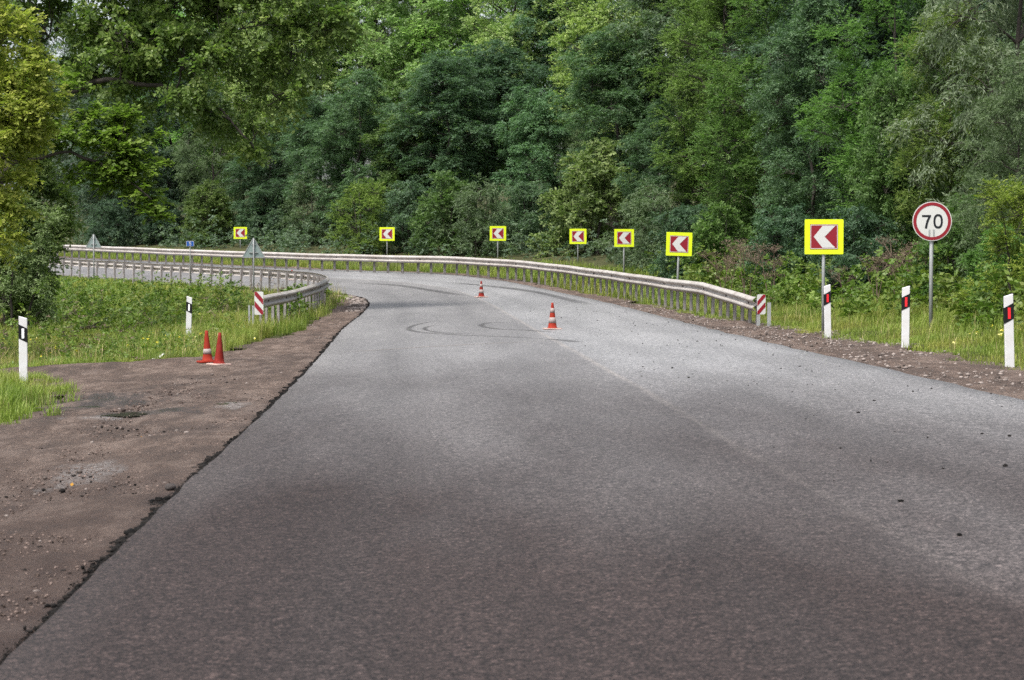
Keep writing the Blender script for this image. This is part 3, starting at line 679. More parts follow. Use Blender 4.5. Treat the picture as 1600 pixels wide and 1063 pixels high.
left_tree('poplar_tree', 'poplar', -13.6, 61, 12.5, rows, 'large tree with olive leaves arching from the upper left', (1.18, 1.17, 1.12), trunk_top=9, tr=.22, clump=.46, lean=(3.0, 0), mult=.95, dens=.8, limbs=[([(-12.2, 4.4, 0), (-10.4, 6.2, -.5), (-8.8, 6.75, -.5), (-7.3, 6.6, -.5), (-5.6, 5.9, -.5), (-4.5, 4.6, -.5)], .11)])
rows = [(-7.0, 4.7, .7, 0), (-7.8, 4.9, .7, .3), (-6.8, 3.9, .6, 0), (-6.7, 3.1, .5, -.2), (-6.5, 2.65, .35, -.2), (-7.4, 3.5, .55, .2), (-8.4, 4.5, .6, 0), (-7.6, 4.2, .6, -.3), (-8.2, 3.7, .5, .4), (-9.4, 4.9, .8, 0), (-9.2, 5.8, .9, .3), (-10.2, 5.4, .9, 0)]
left_tree('maple_tree', 'maple', -10.4, 52, 6.0, rows, 'bright green maple reaching out to the right under the olive tree', (1, 1, 1), trunk_top=4.6, tr=.09, clump=.32, mult=1.05, dens=.85, limbs=[([(-10.5, 3.2, 0), (-9.84, 4.0, -.1), (-8.43, 4.26, -.2), (-7.17, 3.7, -.3), (-6.46, 3.1, -.5)], .065)])
rows = [(-8.7, 6.3, .75, 0), (-8.2, 5.6, .6, 0), (-8.6, 4.9, .8, .2), (-8.0, 4.8, .45, 0), (-8.9, 4.0, .8, 0), (-8.3, 4.2, .5, 0), (-8.9, 3.2, .6, 0), (-8.7, 2.6, .45, 0), (-8.8, 2.0, .4, 0), (-9.4, 5.6, .9, 0), (-9.6, 4.2, 1, 0), (-9.6, 2.6, .8, 0), (-9.5, 7.0, .9, 0)]
left_tree('maple_tree', 'yellow', -9.75, 45, 7.4, rows, 'yellowing tree at the left edge of the picture', (.98, 1.0, 1.05), trunk_top=6.3, tr=.08, clump=.34, mult=1.2)
rows = [(-10.9, 1.9, .55, 0), (-10.9, 2.7, .6, .3), (-11.2, 3.5, .7, 0), (-11.6, 4.3, .8, 0), (-11.1, 1.1, .5, 0), (-11.3, .3, .6, -.4), (-11.6, 1.6, .9, 0), (-11.9, .3, .8, -.6), (-12.6, 2.6, 1.0, 0), (-13.0, .8, 1.0, 0), (-13.8, 1.6, 1.1, 0), (-13.4, 4, 1.1, 0), (-12.0, 3.0, .8, -.4), (-12.6, 5.2, 1.0, .5), (-11.4, 5.2, .7, .5), (-14.6, .6, 1.1, 0), (-12.4, 1.6, .9, -.8)]
left_tree('leafy_tree', 'near_broad', -12.8, 63, 6.0, rows, 'dense bushy green tree at the left whose foliage reaches the meadow', (1.6, 1.6, 1.4), trunk_top=4.6, tr=.07, clump=.42, mult=1.7, stems=3, dens=1.0)

rows = [(-10.9, .9, .6, 0), (-10.8, 1.8, .5, 0), (-10.6, 2.6, .45, 0), (-11.0, 3.1, .5, 0), (-11.5, 1.6, .7, 0), (-11.8, .6, .7, -.2), (-10.7, .2, .45, 0), (-11.9, 2.4, .7, 0)]
left_tree('willow_shrub', 'near_willow', -11.5, 60.5, 3.4, rows, 'pale feathery shrub in front of the bushy tree at the left', (1.5, 1.55, 1.2), trunk_top=2.4, tr=.05, clump=.36, mult=1.2, stems=3)
# ------------------------------------------------------------------ grass, weeds
def blades(X, Y, h, wd, lean=.35, z=None):
    n = len(X); Z = zg(X, Y) if z is None else z
    a = rng.random(n) * 6.283; d = np.stack([np.cos(a), np.sin(a), np.zeros(n)], 1); s = np.stack([-d[:, 1], d[:, 0], np.zeros(n)], 1)
    P = np.stack([X, Y, Z - .02], 1); h = h[:, None]; w_ = wd[:, None]; l = (rng.random((n, 1)) * lean + .05) * h
    m = P + np.array([0, 0, 1]) * h * .55 + d * l * .35
    t = P + np.array([0, 0, 1]) * h * (1 - .25 * rng.random((n, 1))) + d * l * 1.5
    q = np.stack([P - s * w_ * .5, P + s * w_ * .5, m + s * w_ * .42, m - s * w_ * .42, m - s * w_ * .42, m + s * w_ * .42, t + s * w_ * .06, t - s * w_ * .06], 1)
    return q.reshape(-1, 3)
def grass(name, n, box, keep, hfun, wd, label=None):
    X = rng.uniform(box[0], box[1], n); Y = rng.uniform(box[2], box[3], n)
    k = keep(X, Y) & (rng.random(n) < .35 + .9 * vnoise(X, Y, .45, 11)); X = X[k]; Y = Y[k]
    # tufts
    X = X + rng.normal(0, .02, len(X)); h = hfun(X, Y) * (.55 + .9 * rng.random(len(X))) * (.6 + .8 * vnoise(X, Y, .8, 12))
    v = blades(X, Y, h, wd * (.6 + .8 * rng.random(len(X))))
    val = np.clip(.55 * vnoise(X, Y, 1.3, 13) + .45 * rng.random(len(X)) + .05, 0, 1)
    me = mesh_np(name, v, 4, attrs={'v': np.repeat(val, 2)})
    return tag(link_mesh(name, me, M['grass']), kind='stuff', label=label, cat='grass')
def stalks(name, n, box, keep, h, wd, label):
    X = rng.uniform(box[0], box[1], n); Y = rng.uniform(box[2], box[3], n); k = keep(X, Y) & (rng.random(n) < vnoise(X, Y, .7, 61) ** 1.5); X = X[k]; Y = Y[k]
    v = blades(X, Y, h * (.5 + .8 * rng.random(len(X))), wd * (.7 + .6 * rng.random(len(X))), .25)
    return tag(link_mesh(name, mesh_np(name, v, 4, attrs={'v': np.repeat(rng.random(len(X)), 2)}), M['straw']), kind='stuff', label=label, cat='grass')
def meadow_keep(X, Y): return inpoly(X + (vnoise(X, Y, .5, 6) - .5) * .7, Y + (vnoise(X, Y, .5, 7) - .5) * .7, MEADOW)
INN_NEAR = np.array([(-3.80, 51.2), (-3.45, 55.4), (-3.15, 60.1), (-2.98, 64.6)])
grass('meadow_grass', 380000, (-19, -2, 34.5, 62), lambda X, Y: meadow_keep(X, Y) & ((dist_poly(X - .15, Y + .5, INN_NEAR) > .75) | (rng.random(X.shape) < .25)), lambda X, Y: .15 + .19 * np.clip((Y - 40) / 8, 0, 1), .010, 'green grass of the meadow left of the road')
grass('embankment_grass', 190000, (-24, -2, 62, 118), meadow_keep, lambda X, Y: np.where(dist_poly(X, Y, LEs) < 2.6, .15, .28), .020, 'green grass on the inner side of the far bend')
grass('near_grass', 110000, (-11, -4.0, 20.5, 34.5), lambda X, Y: inpoly(X + (vnoise(X, Y, .3, 6) - .5) * .9, Y + (vnoise(X, Y, .6, 26) - .5) * 1.2, NEAR), lambda X, Y: .15 + .10 * inpoly(X + .35, Y + .3, NEAR) * inpoly(X + .35, Y - .5, NEAR), .009, 'patch of long grass round the nearest left post')
def out_keep(X, Y, a=0, bmax=9):
    dr = dist_poly(X, Y, REs); return (~inpoly(X, Y, ROADPOLY)) & (dr > rthr(Y) + a + (vnoise(X, Y, .6, 9) - .5) * .5) & (dr < bmax) & (dist_poly(X, Y, LEs) > dr)
grass('verge_grass', 230000, (6.5, 18, 20, 62), lambda X, Y: out_keep(X, Y, 0, 7), lambda X, Y: .10 + .07 * np.clip((X - 7.8), 0, 2.5), .010, 'bright green grass on the right verge behind the white posts')
grass('far_verge_grass', 240000, (-26, 16, 60, 128), lambda X, Y: out_keep(X, Y, .2, 6), lambda X, Y: .26 + 0 * X, .022, 'green grass strip behind the long outer guardrail')
SIGN_XY = [(px_x(px, 3300 * .75 / w_), 3300 * .75 / w_) for px, w_ in ((1287, 61), (1058, 41), (975, 31), (903, 26.5), (778, 25.5), (605, 23.5), (376, 20.5))]
def clear_of_signs(X, Y):
    k = np.ones(X.shape, bool)
    for sx_, sy_ in SIGN_XY: k &= ~((np.abs(X - sx_) < 1.1) & (Y < sy_ + .6) & (Y > sy_ - 9))
    return k
def weeds(name, n, box, keep, h, kind, mat, label, leaf=None, mult=1):
    sl, nl, ll, lw, droop, splay, flat, spm, mt = KINDS[kind]
    if leaf: ll, lw = leaf
    X = rng.uniform(box[0], box[1], n); Y = rng.uniform(box[2], box[3], n)
    k = keep(X, Y) & (vnoise(X, Y, 1.6, 21) > .38); X = X[k]; Y = Y[k]; Z = zg(X, Y); V = []; A = []
    hh = h * (.5 + rng.random(len(X))) * (.5 + vnoise(X, Y, 2.0, 22))
    for q in range(5 * mult):
        f = rng.random(len(X)); P = np.stack([X + rng.normal(0, .08, len(X)), Y + rng.normal(0, .08, len(X)), Z + hh * f], 1)
        v, a = sprays(P, rand_dirs(len(X), .5), sl * .7, nl, ll, lw, droop, splay, flat)
        V.append(v); A.append(a * .6 + .4 * np.repeat(vnoise(X, Y, .9, 23), nl))
    return tag(link_mesh(name, mesh_np(name, np.concatenate(V).reshape(-1, 3), 4, attrs={'v': np.concatenate(A)}), M[mat]), kind='stuff', label=label, cat='weeds')
weeds('meadow_weeds', 2600, (-20, -5, 50, 88), lambda X, Y: meadow_keep(X, Y) & (dist_poly(X, Y, LEs) > 4.0), .72, 'broad', 'weed', 'leafy weeds growing thick in the hollow of the meadow', (.10, .06))
weeds('meadow_herbs', 550, (-14, -4, 38, 52), lambda X, Y: meadow_keep(X, Y) & (dist_poly(X, Y, LEs) > 2.0), .35, 'near_broad', 'weed', 'low herbs in the front of the meadow', (.06, .035))
weeds('rail_weeds', 220, (-4.2, -3.15, 56, 76), lambda X, Y: meadow_keep(X, Y), .4, 'near_broad', 'weed', 'weeds growing along the posts of the short guardrail')
weeds('bank_weeds', 6500, (8.5, 22, 30, 80), lambda X, Y: out_keep(X, Y, 0, 14) & (dist_poly(X, Y, REs) > 3.4), .85, 'broad', 'weed', 'nettles and broad leaved weeds on the bank below the trees at right', (.12, .07))
weeds('forest_edge_weeds', 5200, (-30, 16, 78, 140), lambda X, Y: out_keep(X, Y, 0, 16) & (dist_poly(X, Y, REs) > 5) & clear_of_signs(X, Y), 1.3, 'ash', 'ash', 'dark undergrowth at the foot of the forest beyond the bend', (.16, .07))
weeds('dry_weeds', 900, (-16, -4, 38, 80), lambda X, Y: meadow_keep(X, Y) & (dist_poly(X, Y, LEs) > 2.0) & (vnoise(X, Y, 2.3, 51) > .55), .75, 'near_willow', 'dry', 'brown dry stalks among the meadow weeds', (.05, .022))
stalks('meadow_stalks', 30000, (-18, -2.5, 35, 80), meadow_keep, .50, .010, 'taller straw coloured grass stalks in the meadow')
stalks('verge_stalks', 6000, (7, 14, 22, 60), lambda X, Y: out_keep(X, Y, .2, 7), .38, .008, 'straw coloured grass stalks on the right verge')
stalks('near_stalks', 3500, (-11, -4.2, 21, 34.5), lambda X, Y: inpoly(X, Y, NEAR), .34, .006, 'straw coloured stalks in the near left grass')
# flowers
def flowers(name, pts, spread, n, label):
    X = []; Y = []
    for x, y in pts: X.append(x + rng.normal(0, spread, n)); Y.append(y + rng.normal(0, spread * 1.5, n))
    X = np.concatenate(X); Y = np.concatenate(Y); Z = zg(X, Y) + .22 + .2 * rng.random(len(X)); P = np.stack([X, Y, Z], 1)
    v, a = sprays(P, rand_dirs(len(X), 1), .03, 5, .035, .03, 0, 1, .8)
    return tag(link_mesh(name, mesh_np(name, v.reshape(-1, 3), 4, attrs={'v': a}), M['flower']), kind='stuff', label=label, cat='flowers')
flowers('yellow_flowers', [(8.6, 31), (9.0, 30), (8.3, 27), (8.0, 29)], .35, 6, 'small yellow flowers in the right verge')
flowers('meadow_flowers', [(-6, 44), (-8, 47), (-9, 52), (-5, 41), (-11, 50), (-7, 58)], .9, 14, 'scattered pale and yellow flowers in the meadow')

# dried hogweed: stalks with brown umbels
def hogweed(seed, H=1.5):
    rs = random.Random(seed); st = MB(); um = []
    stems = []
    for s in range(4):
        a = rs.random() * 6.28; top = (math.cos(a) * rs.uniform(.1, .5), math.sin(a) * rs.uniform(.1, .4), H * rs.uniform(.65, 1))
        st.tube(branch_path((.04 * math.cos(a), .04 * math.sin(a), -.1), top, .05, 6, .05), [.014, .012, .011, .009, .008, .006], 5)
        heads = [top]
        for q in range(3):
            b = (top[0] + rs.uniform(-.35, .35), top[1] + rs.uniform(-.3, .3), top[2] - rs.uniform(-.05, .35)); st.tube([Vector(top) * .75, b], [.007, .004], 4); heads.append(b)
        for hx, hy, hz in heads:
            n = 26; P = np.array([hx, hy, hz]) + np.c_[rng.normal(0, .11, n), rng.normal(0, .11, n), rng.normal(.03, .022, n)]
            um.append(sprays(P, rand_dirs(n, .6), .06, 4, .028, .018, 0, 1, .5))
            for q in range(8):
                aa = q * .785; st.tube([(hx, hy, hz - .07), (hx + .12 * math.cos(aa), hy + .12 * math.sin(aa), hz + .03)], [.003, .002], 3)
    v = np.concatenate([u[0] for u in um]); a = np.concatenate([u[1] for u in um])
    sm = bpy.data.meshes.new('stalk'); sm.from_pydata(st.v, [], st.f); sm.materials.append(M['dry'])
    at = sm.attributes.new('v', 'FLOAT', 'FACE'); at.data.foreach_set('value', np.full(len(sm.polygons), .6, np.float32))
    hm = mesh_np('seed_head', v.reshape(-1, 3), 4, attrs={'v': a}); hm.materials.append(M['dry']); return sm, hm
HW = [hogweed(s) for s in (3, 4)]
for i, (px, y, H, lab) in enumerate([(1370, 48.5, 1.2, 'left'), (1405, 47, 1.5, ''), (1432, 46.5, 1.35, ''), (1322, 50, 1.0, '')]):
    e = empty('dried_hogweed', gpt(px_x(px, y), y), i * 1.1); e.scale = (H / 1.5 * 1.1,) * 3
    link_mesh('stalk', HW[i % 2][0], None, e); link_mesh('seed_head', HW[i % 2][1], None, e)
    tag(e, 'dried brown hogweed with flat seed heads between the nearest chevron sign and the 70 sign', 'plant', 'dried hogweed near the speed limit sign')
for i, (px, y, H) in enumerate([(1132, 61, 1.8), (1165, 60, 2.1), (1205, 58, 1.9)]):
    e = empty('dried_hogweed', gpt(px_x(px, y), y), i * .9 + 2); e.scale = (H / 1.5 * .9, H / 1.5 * .9, H / 1.5 * .9)
    link_mesh('stalk', HW[(i + 1) % 2][0], None, e); link_mesh('seed_head', HW[(i + 1) % 2][1], None, e)
    tag(e, 'dry brown stems and seed heads behind the near end of the long guardrail', 'plant', 'dry brown stems behind the guardrail')

# ------------------------------------------------------------------ loose stones and crumbs
def ico_stones(name, X, Y, Z, S, mat, label, cat, hue):
    ph = (1 + 5 ** .5) / 2
    base = unit(np.array([(-1, ph, 0), (1, ph, 0), (-1, -ph, 0), (1, -ph, 0), (0, -1, ph), (0, 1, ph), (0, -1, -ph), (0, 1, -ph), (ph, 0, -1), (ph, 0, 1), (-ph, 0, -1), (-ph, 0, 1)], float))
    fc = np.array([(0, 11, 5), (0, 5, 1), (0, 1, 7), (0, 7, 10), (0, 10, 11), (1, 5, 9), (5, 11, 4), (11, 10, 2), (10, 7, 6), (7, 1, 8), (3, 9, 4), (3, 4, 2), (3, 2, 6), (3, 6, 8), (3, 8, 9), (4, 9, 5), (2, 4, 11), (6, 2, 10), (8, 6, 7), (9, 8, 1)])
    n = len(X); sc = S[:, None, None] * (.7 + .6 * rng.random((n, 12, 1))) * (.6 + .8 * rng.random((n, 1, 3))) * np.array([1, 1, .7])
    v = base[None] * sc + np.stack([X, Y, Z + S * .25], 1)[:, None]
    idx = (fc[None] + (np.arange(n) * 12)[:, None, None]).reshape(-1)
    me = mesh_np(name, v.reshape(-1, 3), 3, idx, attrs={'v': np.repeat(hue, 20)})
    return tag(link_mesh(name, me, mat), kind='stuff', label=label, cat=cat)
# crumbs along the broken left edge of the new asphalt
n = 24000; k = rng.random(n) ** 1.3 * .78; ii = (k * (len(LE) - 1)).astype(int)
yy = 5 + 72 * rng.random(n) ** 1.15; xx = np.interp(yy, LE[:, 1][:270], LE[:, 0][:270]) - np.abs(rng.normal(.0, .040, n)) * (.2 + 2.0 * vnoise(yy, yy * 0, .28, 44) * vnoise(yy, yy * 0, 1.3, 45)) + .002 
ico_stones('asphalt_crumbs', xx, yy, zr(xx, yy) - .035 + .02 * rng.random(n), .005 + .019 * rng.random(n) ** 3.5 * (.4 + vnoise(xx, yy, .8, 41)), M['crumb'], 'black asphalt crumbs along the broken left edge of the road', 'rubble', rng.random(n))
n = 1500; yy = 5 + 70 * rng.random(n) ** 1.2; xx = np.interp(yy, LE[:, 1][:270], LE[:, 0][:270]) - np.abs(rng.normal(0, .9, n)) - .1
ico_stones('scattered_crumbs', xx, yy, zg(xx, yy) + .015, .005 + .014 * rng.random(n) ** 3, M['crumb'], 'dark crumbs scattered over the dirt shoulder', 'rubble', rng.random(n))
n = 750; xx = rng.normal(-3.8, .7, n); yy = rng.normal(26, 2.0, n)
kk = left_keep(xx, yy); xx = xx[kk]; yy = yy[kk]
ico_stones('mud_clods', xx, yy, zg(xx, yy) + .012, (.006 + .024 * rng.random(len(xx)) ** 3), mat_attr('mud_clod', (.02, .014, .012), (.09, .065, .055), .7), 'dark mud clods by the near left grass', 'mud', rng.random(len(xx)))
n = 16000; yy = 7 + 24 * rng.random(n) ** 1.4; xx = -1.85 - 3.2 * rng.random(n) * (yy / 20); kk = left_keep(xx, yy); xx = xx[kk]; yy = yy[kk]
ico_stones('dirt_gravel', xx, yy, zg(xx, yy) + .022, .003 + .009 * rng.random(len(xx)) ** 3, mat_attr('dirt_stone', (.03, .022, .018), (.20, .15, .13)), 'fine gravel in the near left dirt', 'gravel', rng.random(len(xx)))
n = 9000; xx = rng.uniform(-12, -1.8, n); yy = 6 + 70 * rng.random(n); kk = left_keep(xx, yy) & (xx < np.interp(yy, LE[:, 1][:270], LE[:, 0][:270]) - .15)
xx = xx[kk]; yy = yy[kk]; ico_stones('shoulder_gravel', xx, yy, zg(xx, yy) + .012, (.006 + .017 * rng.random(len(xx)) ** 3) * np.where(yy > 45, 1.7, 1), M['stone'], 'small stones on the left dirt shoulder', 'gravel', rng.random(len(xx)) * .8)
n = 11000; xx = rng.uniform(5.9, 9, n); yy = 18 + 60 * rng.random(n); kk = right_keep(xx, yy) & (dist_poly(xx, yy, REs) > .12) & ~inpoly(xx, yy, ROADPOLY)
xx = xx[kk]; yy = yy[kk]; ico_stones('roadside_gravel', xx, yy, zg(xx, yy) + .03, (.008 + .026 * rng.random(len(xx)) ** 4), M['stone'], 'stones of the right gravel shoulder', 'gravel', rng.random(len(xx)))
n = 260; xx = rng.uniform(3.0, 6.0, n); yy = 11 + 50 * rng.random(n) ** 1.2; xx = 6.0 - 3.2 * rng.random(n) ** 1.3
ico_stones('road_grit', xx, yy, zr(xx, yy), .006 + .013 * rng.random(n) ** 2, M['crumb'], 'dark grit scattered on the right lane', 'grit', rng.random(n) * .6)
# pile of stones at the outer corner of the asphalt bulge
n = 260; yy = rng.uniform(62, 75, n); xx = np.interp(yy, LE[:, 1][:270], LE[:, 0][:270]) - rng.uniform(.05, .6, n)
ico_stones('edge_rubble', xx, yy, zr(xx, yy) - .05, .03 + .06 * rng.random(n), M['stone'], 'pale stones along the asphalt edge at the start of the bend', 'rubble', rng.random(n))
# fallen leaves
n = 34; X = -2.2 - 5 * rng.random(n); Y = 9 + 24 * rng.random(n); P = np.stack([X, Y, zg(X, Y) + .03], 1)
v, a = sprays(P, rand_dirs(n, 0), .01, 1, .045, .032, 0, 1, .9)
kk = left_keep(X, Y); tag(link_mesh('fallen_leaves', mesh_np('fallen_leaves', v[kk].reshape(-1, 3), 4, attrs={'v': a[kk]}), mat_attr('orange_leaf', (.16, .06, .015), (.36, .20, .03), .7)), kind='stuff', label='few yellow orange fallen leaves on the dirt', cat='leaves')
# one loose lump
def lump(name, x, y, z, s, mat, label, cat):
    rs = np.random.default_rng(3); m_ = MB(); seg = 12; vs = []
    for i in range(7):
        for k in range(seg):
            a = math.pi * i / 6; b_ = 2 * math.pi * k / seg; r_ = s * (1 + .3 * (mnoise.noise(Vector((math.cos(b_) * 1.7, math.sin(b_) * 1.7, i * .6)))))
            vs.append((r_ * math.sin(a) * math.cos(b_), r_ * math.sin(a) * math.sin(b_), r_ * .62 * math.cos(a)))
    fs = [(i * seg + k, i * seg + (k + 1) % seg, (i + 1) * seg + (k + 1) % seg, (i + 1) * seg + k) for i in range(6) for k in range(seg)]
    m_.add(vs, fs); o = m_.build(name, mat, smooth=True); o.location = (x, y, z + s * .4); return tag(o, label, cat)
crm = plain('clod', (.035, .028, .026), .9, 0, .3, 40, .8)
lump('clod', -1.83, 15.6, float(zg(np.array([-1.83]), np.array([15.6]))[0]) + .03, .042, crm, 'round dark clod lying against the broken left edge of the asphalt', 'clod')
# mud, puddle, crust
def blobpatch(name, cx, cy, rx, ry, dz, mat, seed, kind='structure', st=(.04, .08), amp=.008, flat=False):
    def keep(X, Y):
        q = ((X - cx) / rx) ** 2 + ((Y - cy) / ry) ** 2; return q + (vnoise(X, Y, min(rx, ry) * .45, seed) - .5) * 1.1 < .75
    z0 = float(zg(np.array([cx]), np.array([cy]))[0]) + dz
    return patch(name, (cx - rx * 1.3, cx + rx * 1.3), (cy - ry * 1.3, cy + ry * 1.3), keep, dz, mat, amp, st, kind, ztop=(lambda X, Y: zr(X, Y) * 0 + z0 + (X - cx) * .033) if flat else None)
for cx_, cy_, rx_, ry_, sd_ in ((-3.3, 23.9, .34, .50, 33), (-4.05, 25.6, .30, .45, 34), (-2.3, 25.4, .16, .35, 36)): blobpatch('puddle', cx_, cy_, rx_, ry_, .030, M['water'], sd_, flat=True)
# paper scrap
m_ = MB(); m_.add([(-.13, -.02, 0), (.02, -.06, .02), (.14, .02, .11), (.12, .06, .13), (0, .08, .05), (-.12, .05, .01)], [(0, 1, 4, 5), (1, 2, 3, 4)])
M['paper'] = plain('paper', (.62, .62, .58), .8, 0, .1, 12); o = m_.build('paper_scrap', M['paper']); s_ = o.modifiers.new('s', 'SOLIDIFY'); s_.thickness = .004
o.location = gpt(-4.83, 39.2, .05); tag(o, 'crumpled white paper scrap lying where the dirt meets the meadow grass', 'litter')
# fallen branch in the meadow
m_ = MB(); m_.tube(branch_path((0, 0, .1), (2.2, .5, .35), .05, 7, .1), [.06, .055, .05, .045, .035, .03, .02], 7); m_.tube(branch_path((1.1, .25, .28), (1.9, -.3, .6), 0, 4, .1), [.03, .02, .015, .008], 5)
o = m_.build('fallen_branch', M['bark'], smooth=True); o.location = gpt(-9.7, 54, .15); tag(o, 'dead fallen branch lying in the weeds of the meadow', 'branch')

# ------------------------------------------------------------------ guardrails
def guardrail(P, hfun, side, label, endplate, postfrom=0):
    """P path (x,y); beam face looks to the side; posts every metre behind it"""
    C_, L = catmull(P, 1300); n = len(C_)
    step = L / (n - 1)
    g = empty('guardrail', (C_[0][0], C_[0][1], float(zg(C_[0:1, 0], C_[0:1, 1])[0]))); g0 = Vector(g.location)
    d = np.gradient(C_, axis=0); d /= np.linalg.norm(d, axis=1)[:, None]; nr = np.c_[-d[:, 1], d[:, 0]] * side    # towards the road
    s = np.arange(n) * step
    Z = zr(C_[:, 0], C_[:, 1]) + hfun(s) + .005 * np.sin(s * .9)
    prof = [(.0, .155), (.018, .150), (.075, .105), (.083, .085), (.075, .06), (.012, .022), (0, 0), (.012, -.022), (.075, -.06), (.083, -.085), (.075, -.105), (.018, -.150), (0, -.155)]
    th = .006; loop = prof + [(a - th, b) for a, b in prof[::-1]]
    K = len(loop); vs = []
    for i in range(n):
        for a, b in loop:
            if (s[i] + 1.0) % 4.0 < .30: a += .006; b *= 1.015
            a += .004 * math.sin(s[i] * 2.3 + b * 9) * math.sin(s[i] * .7); vs.append((C_[i, 0] + nr[i, 0] * a - g0.x, C_[i, 1] + nr[i, 1] * a - g0.y, Z[i] - .155 + b - g0.z))
    fs = [(i * K + k, i * K + (k + 1) % K, (i + 1) * K + (k + 1) % K, (i + 1) * K + k) for i in range(n - 1) for k in range(K)]
    fs += [tuple(range(K)), tuple((n - 1) * K + k for k in range(K - 1, -1, -1))]
    mb = MB(); mb.v = vs; mb.f = fs; mb.build('beam', M['rail'], g)
    # posts
    post = None; m = int(min(98, L // 1.0))
    for q in range(m):
        i = min(n - 1, int((q * 1.0 + .25) / step)); x, y = C_[i] - nr[i] * .10; zt = Z[i] - .05; zb = float(zg(np.array([x]), np.array([y]))[0]) - .15
        if post is None:
            b_ = MB(); b_.box((0, 0, .5), (.012, .10, 1)); b_.box((.03, .047, .5), (.06, .006, 1)); b_.box((.03, -.047, .5), (.06, .006, 1)); me0 = b_
            pm = bpy.data.meshes.new('post'); pm.from_pydata(b_.v, [], b_.f); pm.materials.append(M['rail_post'])
            c_ = MB(); c_.box((0, 0, 0), (.07, .095, .20)); bm = bpy.data.meshes.new('spacer'); bm.from_pydata(c_.v, [], c_.f); bm.materials.append(M['rail_post']); post = 1
        po = link_mesh('post', pm, None, g); po.location = (x - g0.x, y - g0.y, zb - g0.z); po.scale = (1, 1, zt - zb)
        ang = math.atan2(nr[i, 1], nr[i, 0]); po.rotation_euler = (random.gauss(0, .012), random.gauss(0, .012), ang)
        sp = link_mesh('spacer', bm, None, g); px_, py_ = C_[i] - nr[i] * .042; sp.location = (px_ - g0.x, py_ - g0.y, Z[i] - .155 - g0.z); sp.rotation_euler = (0, 0, ang)
    # bolts in the valley of the beam
    c_ = MB(); c_.box((.012, 0, 0), (.022, .05, .055)); bm2 = bpy.data.meshes.new('bolt'); bm2.from_pydata(c_.v, [], c_.f); bm2.materials.append(M['bolt'])
    for q in range(int(min(L, 70) // 3)):
        i = int((1.0 + q * 3.0) / step); bo = link_mesh('bolt', bm2, None, g); bo.location = (C_[i, 0] - g0.x, C_[i, 1] - g0.y, Z[i] - .155 - g0.z); bo.rotation_euler = (0, 0, math.atan2(nr[i, 1], nr[i, 0]))
    # striped end marker, facing the traffic
    ex, ey = C_[0]; ez = Z[0] - .155
    endplate(g, (ex - g0.x, ey - g0.y - .06, ez - g0.z), nr[0])
    tag(g, label, 'guardrail'); return g
def stripe_plate(g, loc, wd, ht, flip, rz):
    r = .035; pts = []
    for cx, cz, a0 in ((wd / 2 - r, ht / 2 - r, 0), (-wd / 2 + r, ht / 2 - r, 90), (-wd / 2 + r, -ht / 2 + r, 180), (wd / 2 - r, -ht / 2 + r, 270)):
        for k in range(5): a = R(a0 + k * 22.5); pts.append((cx + r * math.cos(a), cz + r * math.sin(a)))
    m_ = MB(); m_.prism(pts, -.004, .004); pl = m_.build('end_marker', M['sign_white'], g); pl.location = loc; pl.rotation_euler = (0, 0, rz)
    sl = flip * wd * 1.15; hw = ht * .25
    for z0 in (ht * .26, -ht * .24):
        z0 = z0
        def cl(z): return max(-ht / 2 + .006, min(ht / 2 - .006, z))
        x0, x1 = -wd / 2 + .006, wd / 2 - .006; N_ = 8; top = []; bot = []
        for k in range(N_ + 1):
            x = x0 + (x1 - x0) * k / N_; zc = z0 + sl * (x / wd); top.append((x, cl(zc + hw * .5))); bot.append((x, cl(zc - hw * .5)))
        m_ = MB(); m_.prism(top + bot[::-1], -.0075, -.0045); st = m_.build('stripe', M['sign_red'], pl)
    # two supporting posts
def extra_post(g, x, y, zt, wd=.07):
    b_ = MB(); z0 = float(zg(np.array([x]), np.array([y]))[0]) - .1; l = Vector(g.location)
    b_.box((0, 0, 0), (wd, .01, zt - z0)); b_.box((-wd * .46, .031, 0), (.006, .05, zt - z0)); b_.box((wd * .46, .031, 0), (.006, .05, zt - z0))
    o = b_.build('post', M['galv'], g); o.location = (x - l.x, y - l.y, (zt + z0) / 2 - l.z)
OUT = [(7.25, 45.2), (7.2, 48.5), (7.05, 52.5), (6.6, 61.2), (6.1, 67.5), (5.1, 75.5), (3.6, 82.5), (1.2, 88.3), (-1.52, 91.9), (-4.46, 95.8), (-7.67, 100.3), (-11.2, 105.4), (-14.6, 110.8), (-18.4, 116.8), (-24.5, 126.5), (-30, 135.5)]
INN = [(-3.80, 51.2), (-3.45, 55.4), (-3.15, 60.1), (-2.98, 64.6), (-2.98, 68.6), (-3.35, 72.2), (-4.2, 75.6), (-5.75, 79.6), (-7.95, 83.9), (-11.9, 90.8), (-15.2, 96.3), (-21, 106), (-26, 114.5)]
def ho(s): return .78 - .20 * np.clip((7 - s) / 6.5, 0, 1) ** 1.0
def hi(s): return .84 + 0 * s
g_out = guardrail(OUT, ho, 1, 'long weathered guardrail on the outer side of the bend, behind the road cones', lambda g, l, nr: stripe_plate(g, (l[0] + .10, l[1], l[2] + .0), .19, .43, 1, R(6)))
extra_post(g_out, 7.27, 45.0, float(zr(7.4, 45)) + .2); extra_post(g_out, 7.45, 44.7, float(zr(7.7, 44.6)) + .46)
g_in = guardrail(INN, hi, -1, 'shorter guardrail curving round the grassy inner side of the bend', lambda g, l, nr: stripe_plate(g, (l[0] - .06, l[1], l[2] - .02), .22, .56, -1, R(-8)))
extra_post(g_in, -4.10, 51.2, float(zr(-4, 51)) + .62, .045); extra_post(g_in, -3.985, 50.9, float(zr(-4, 51)) + .62, .045)

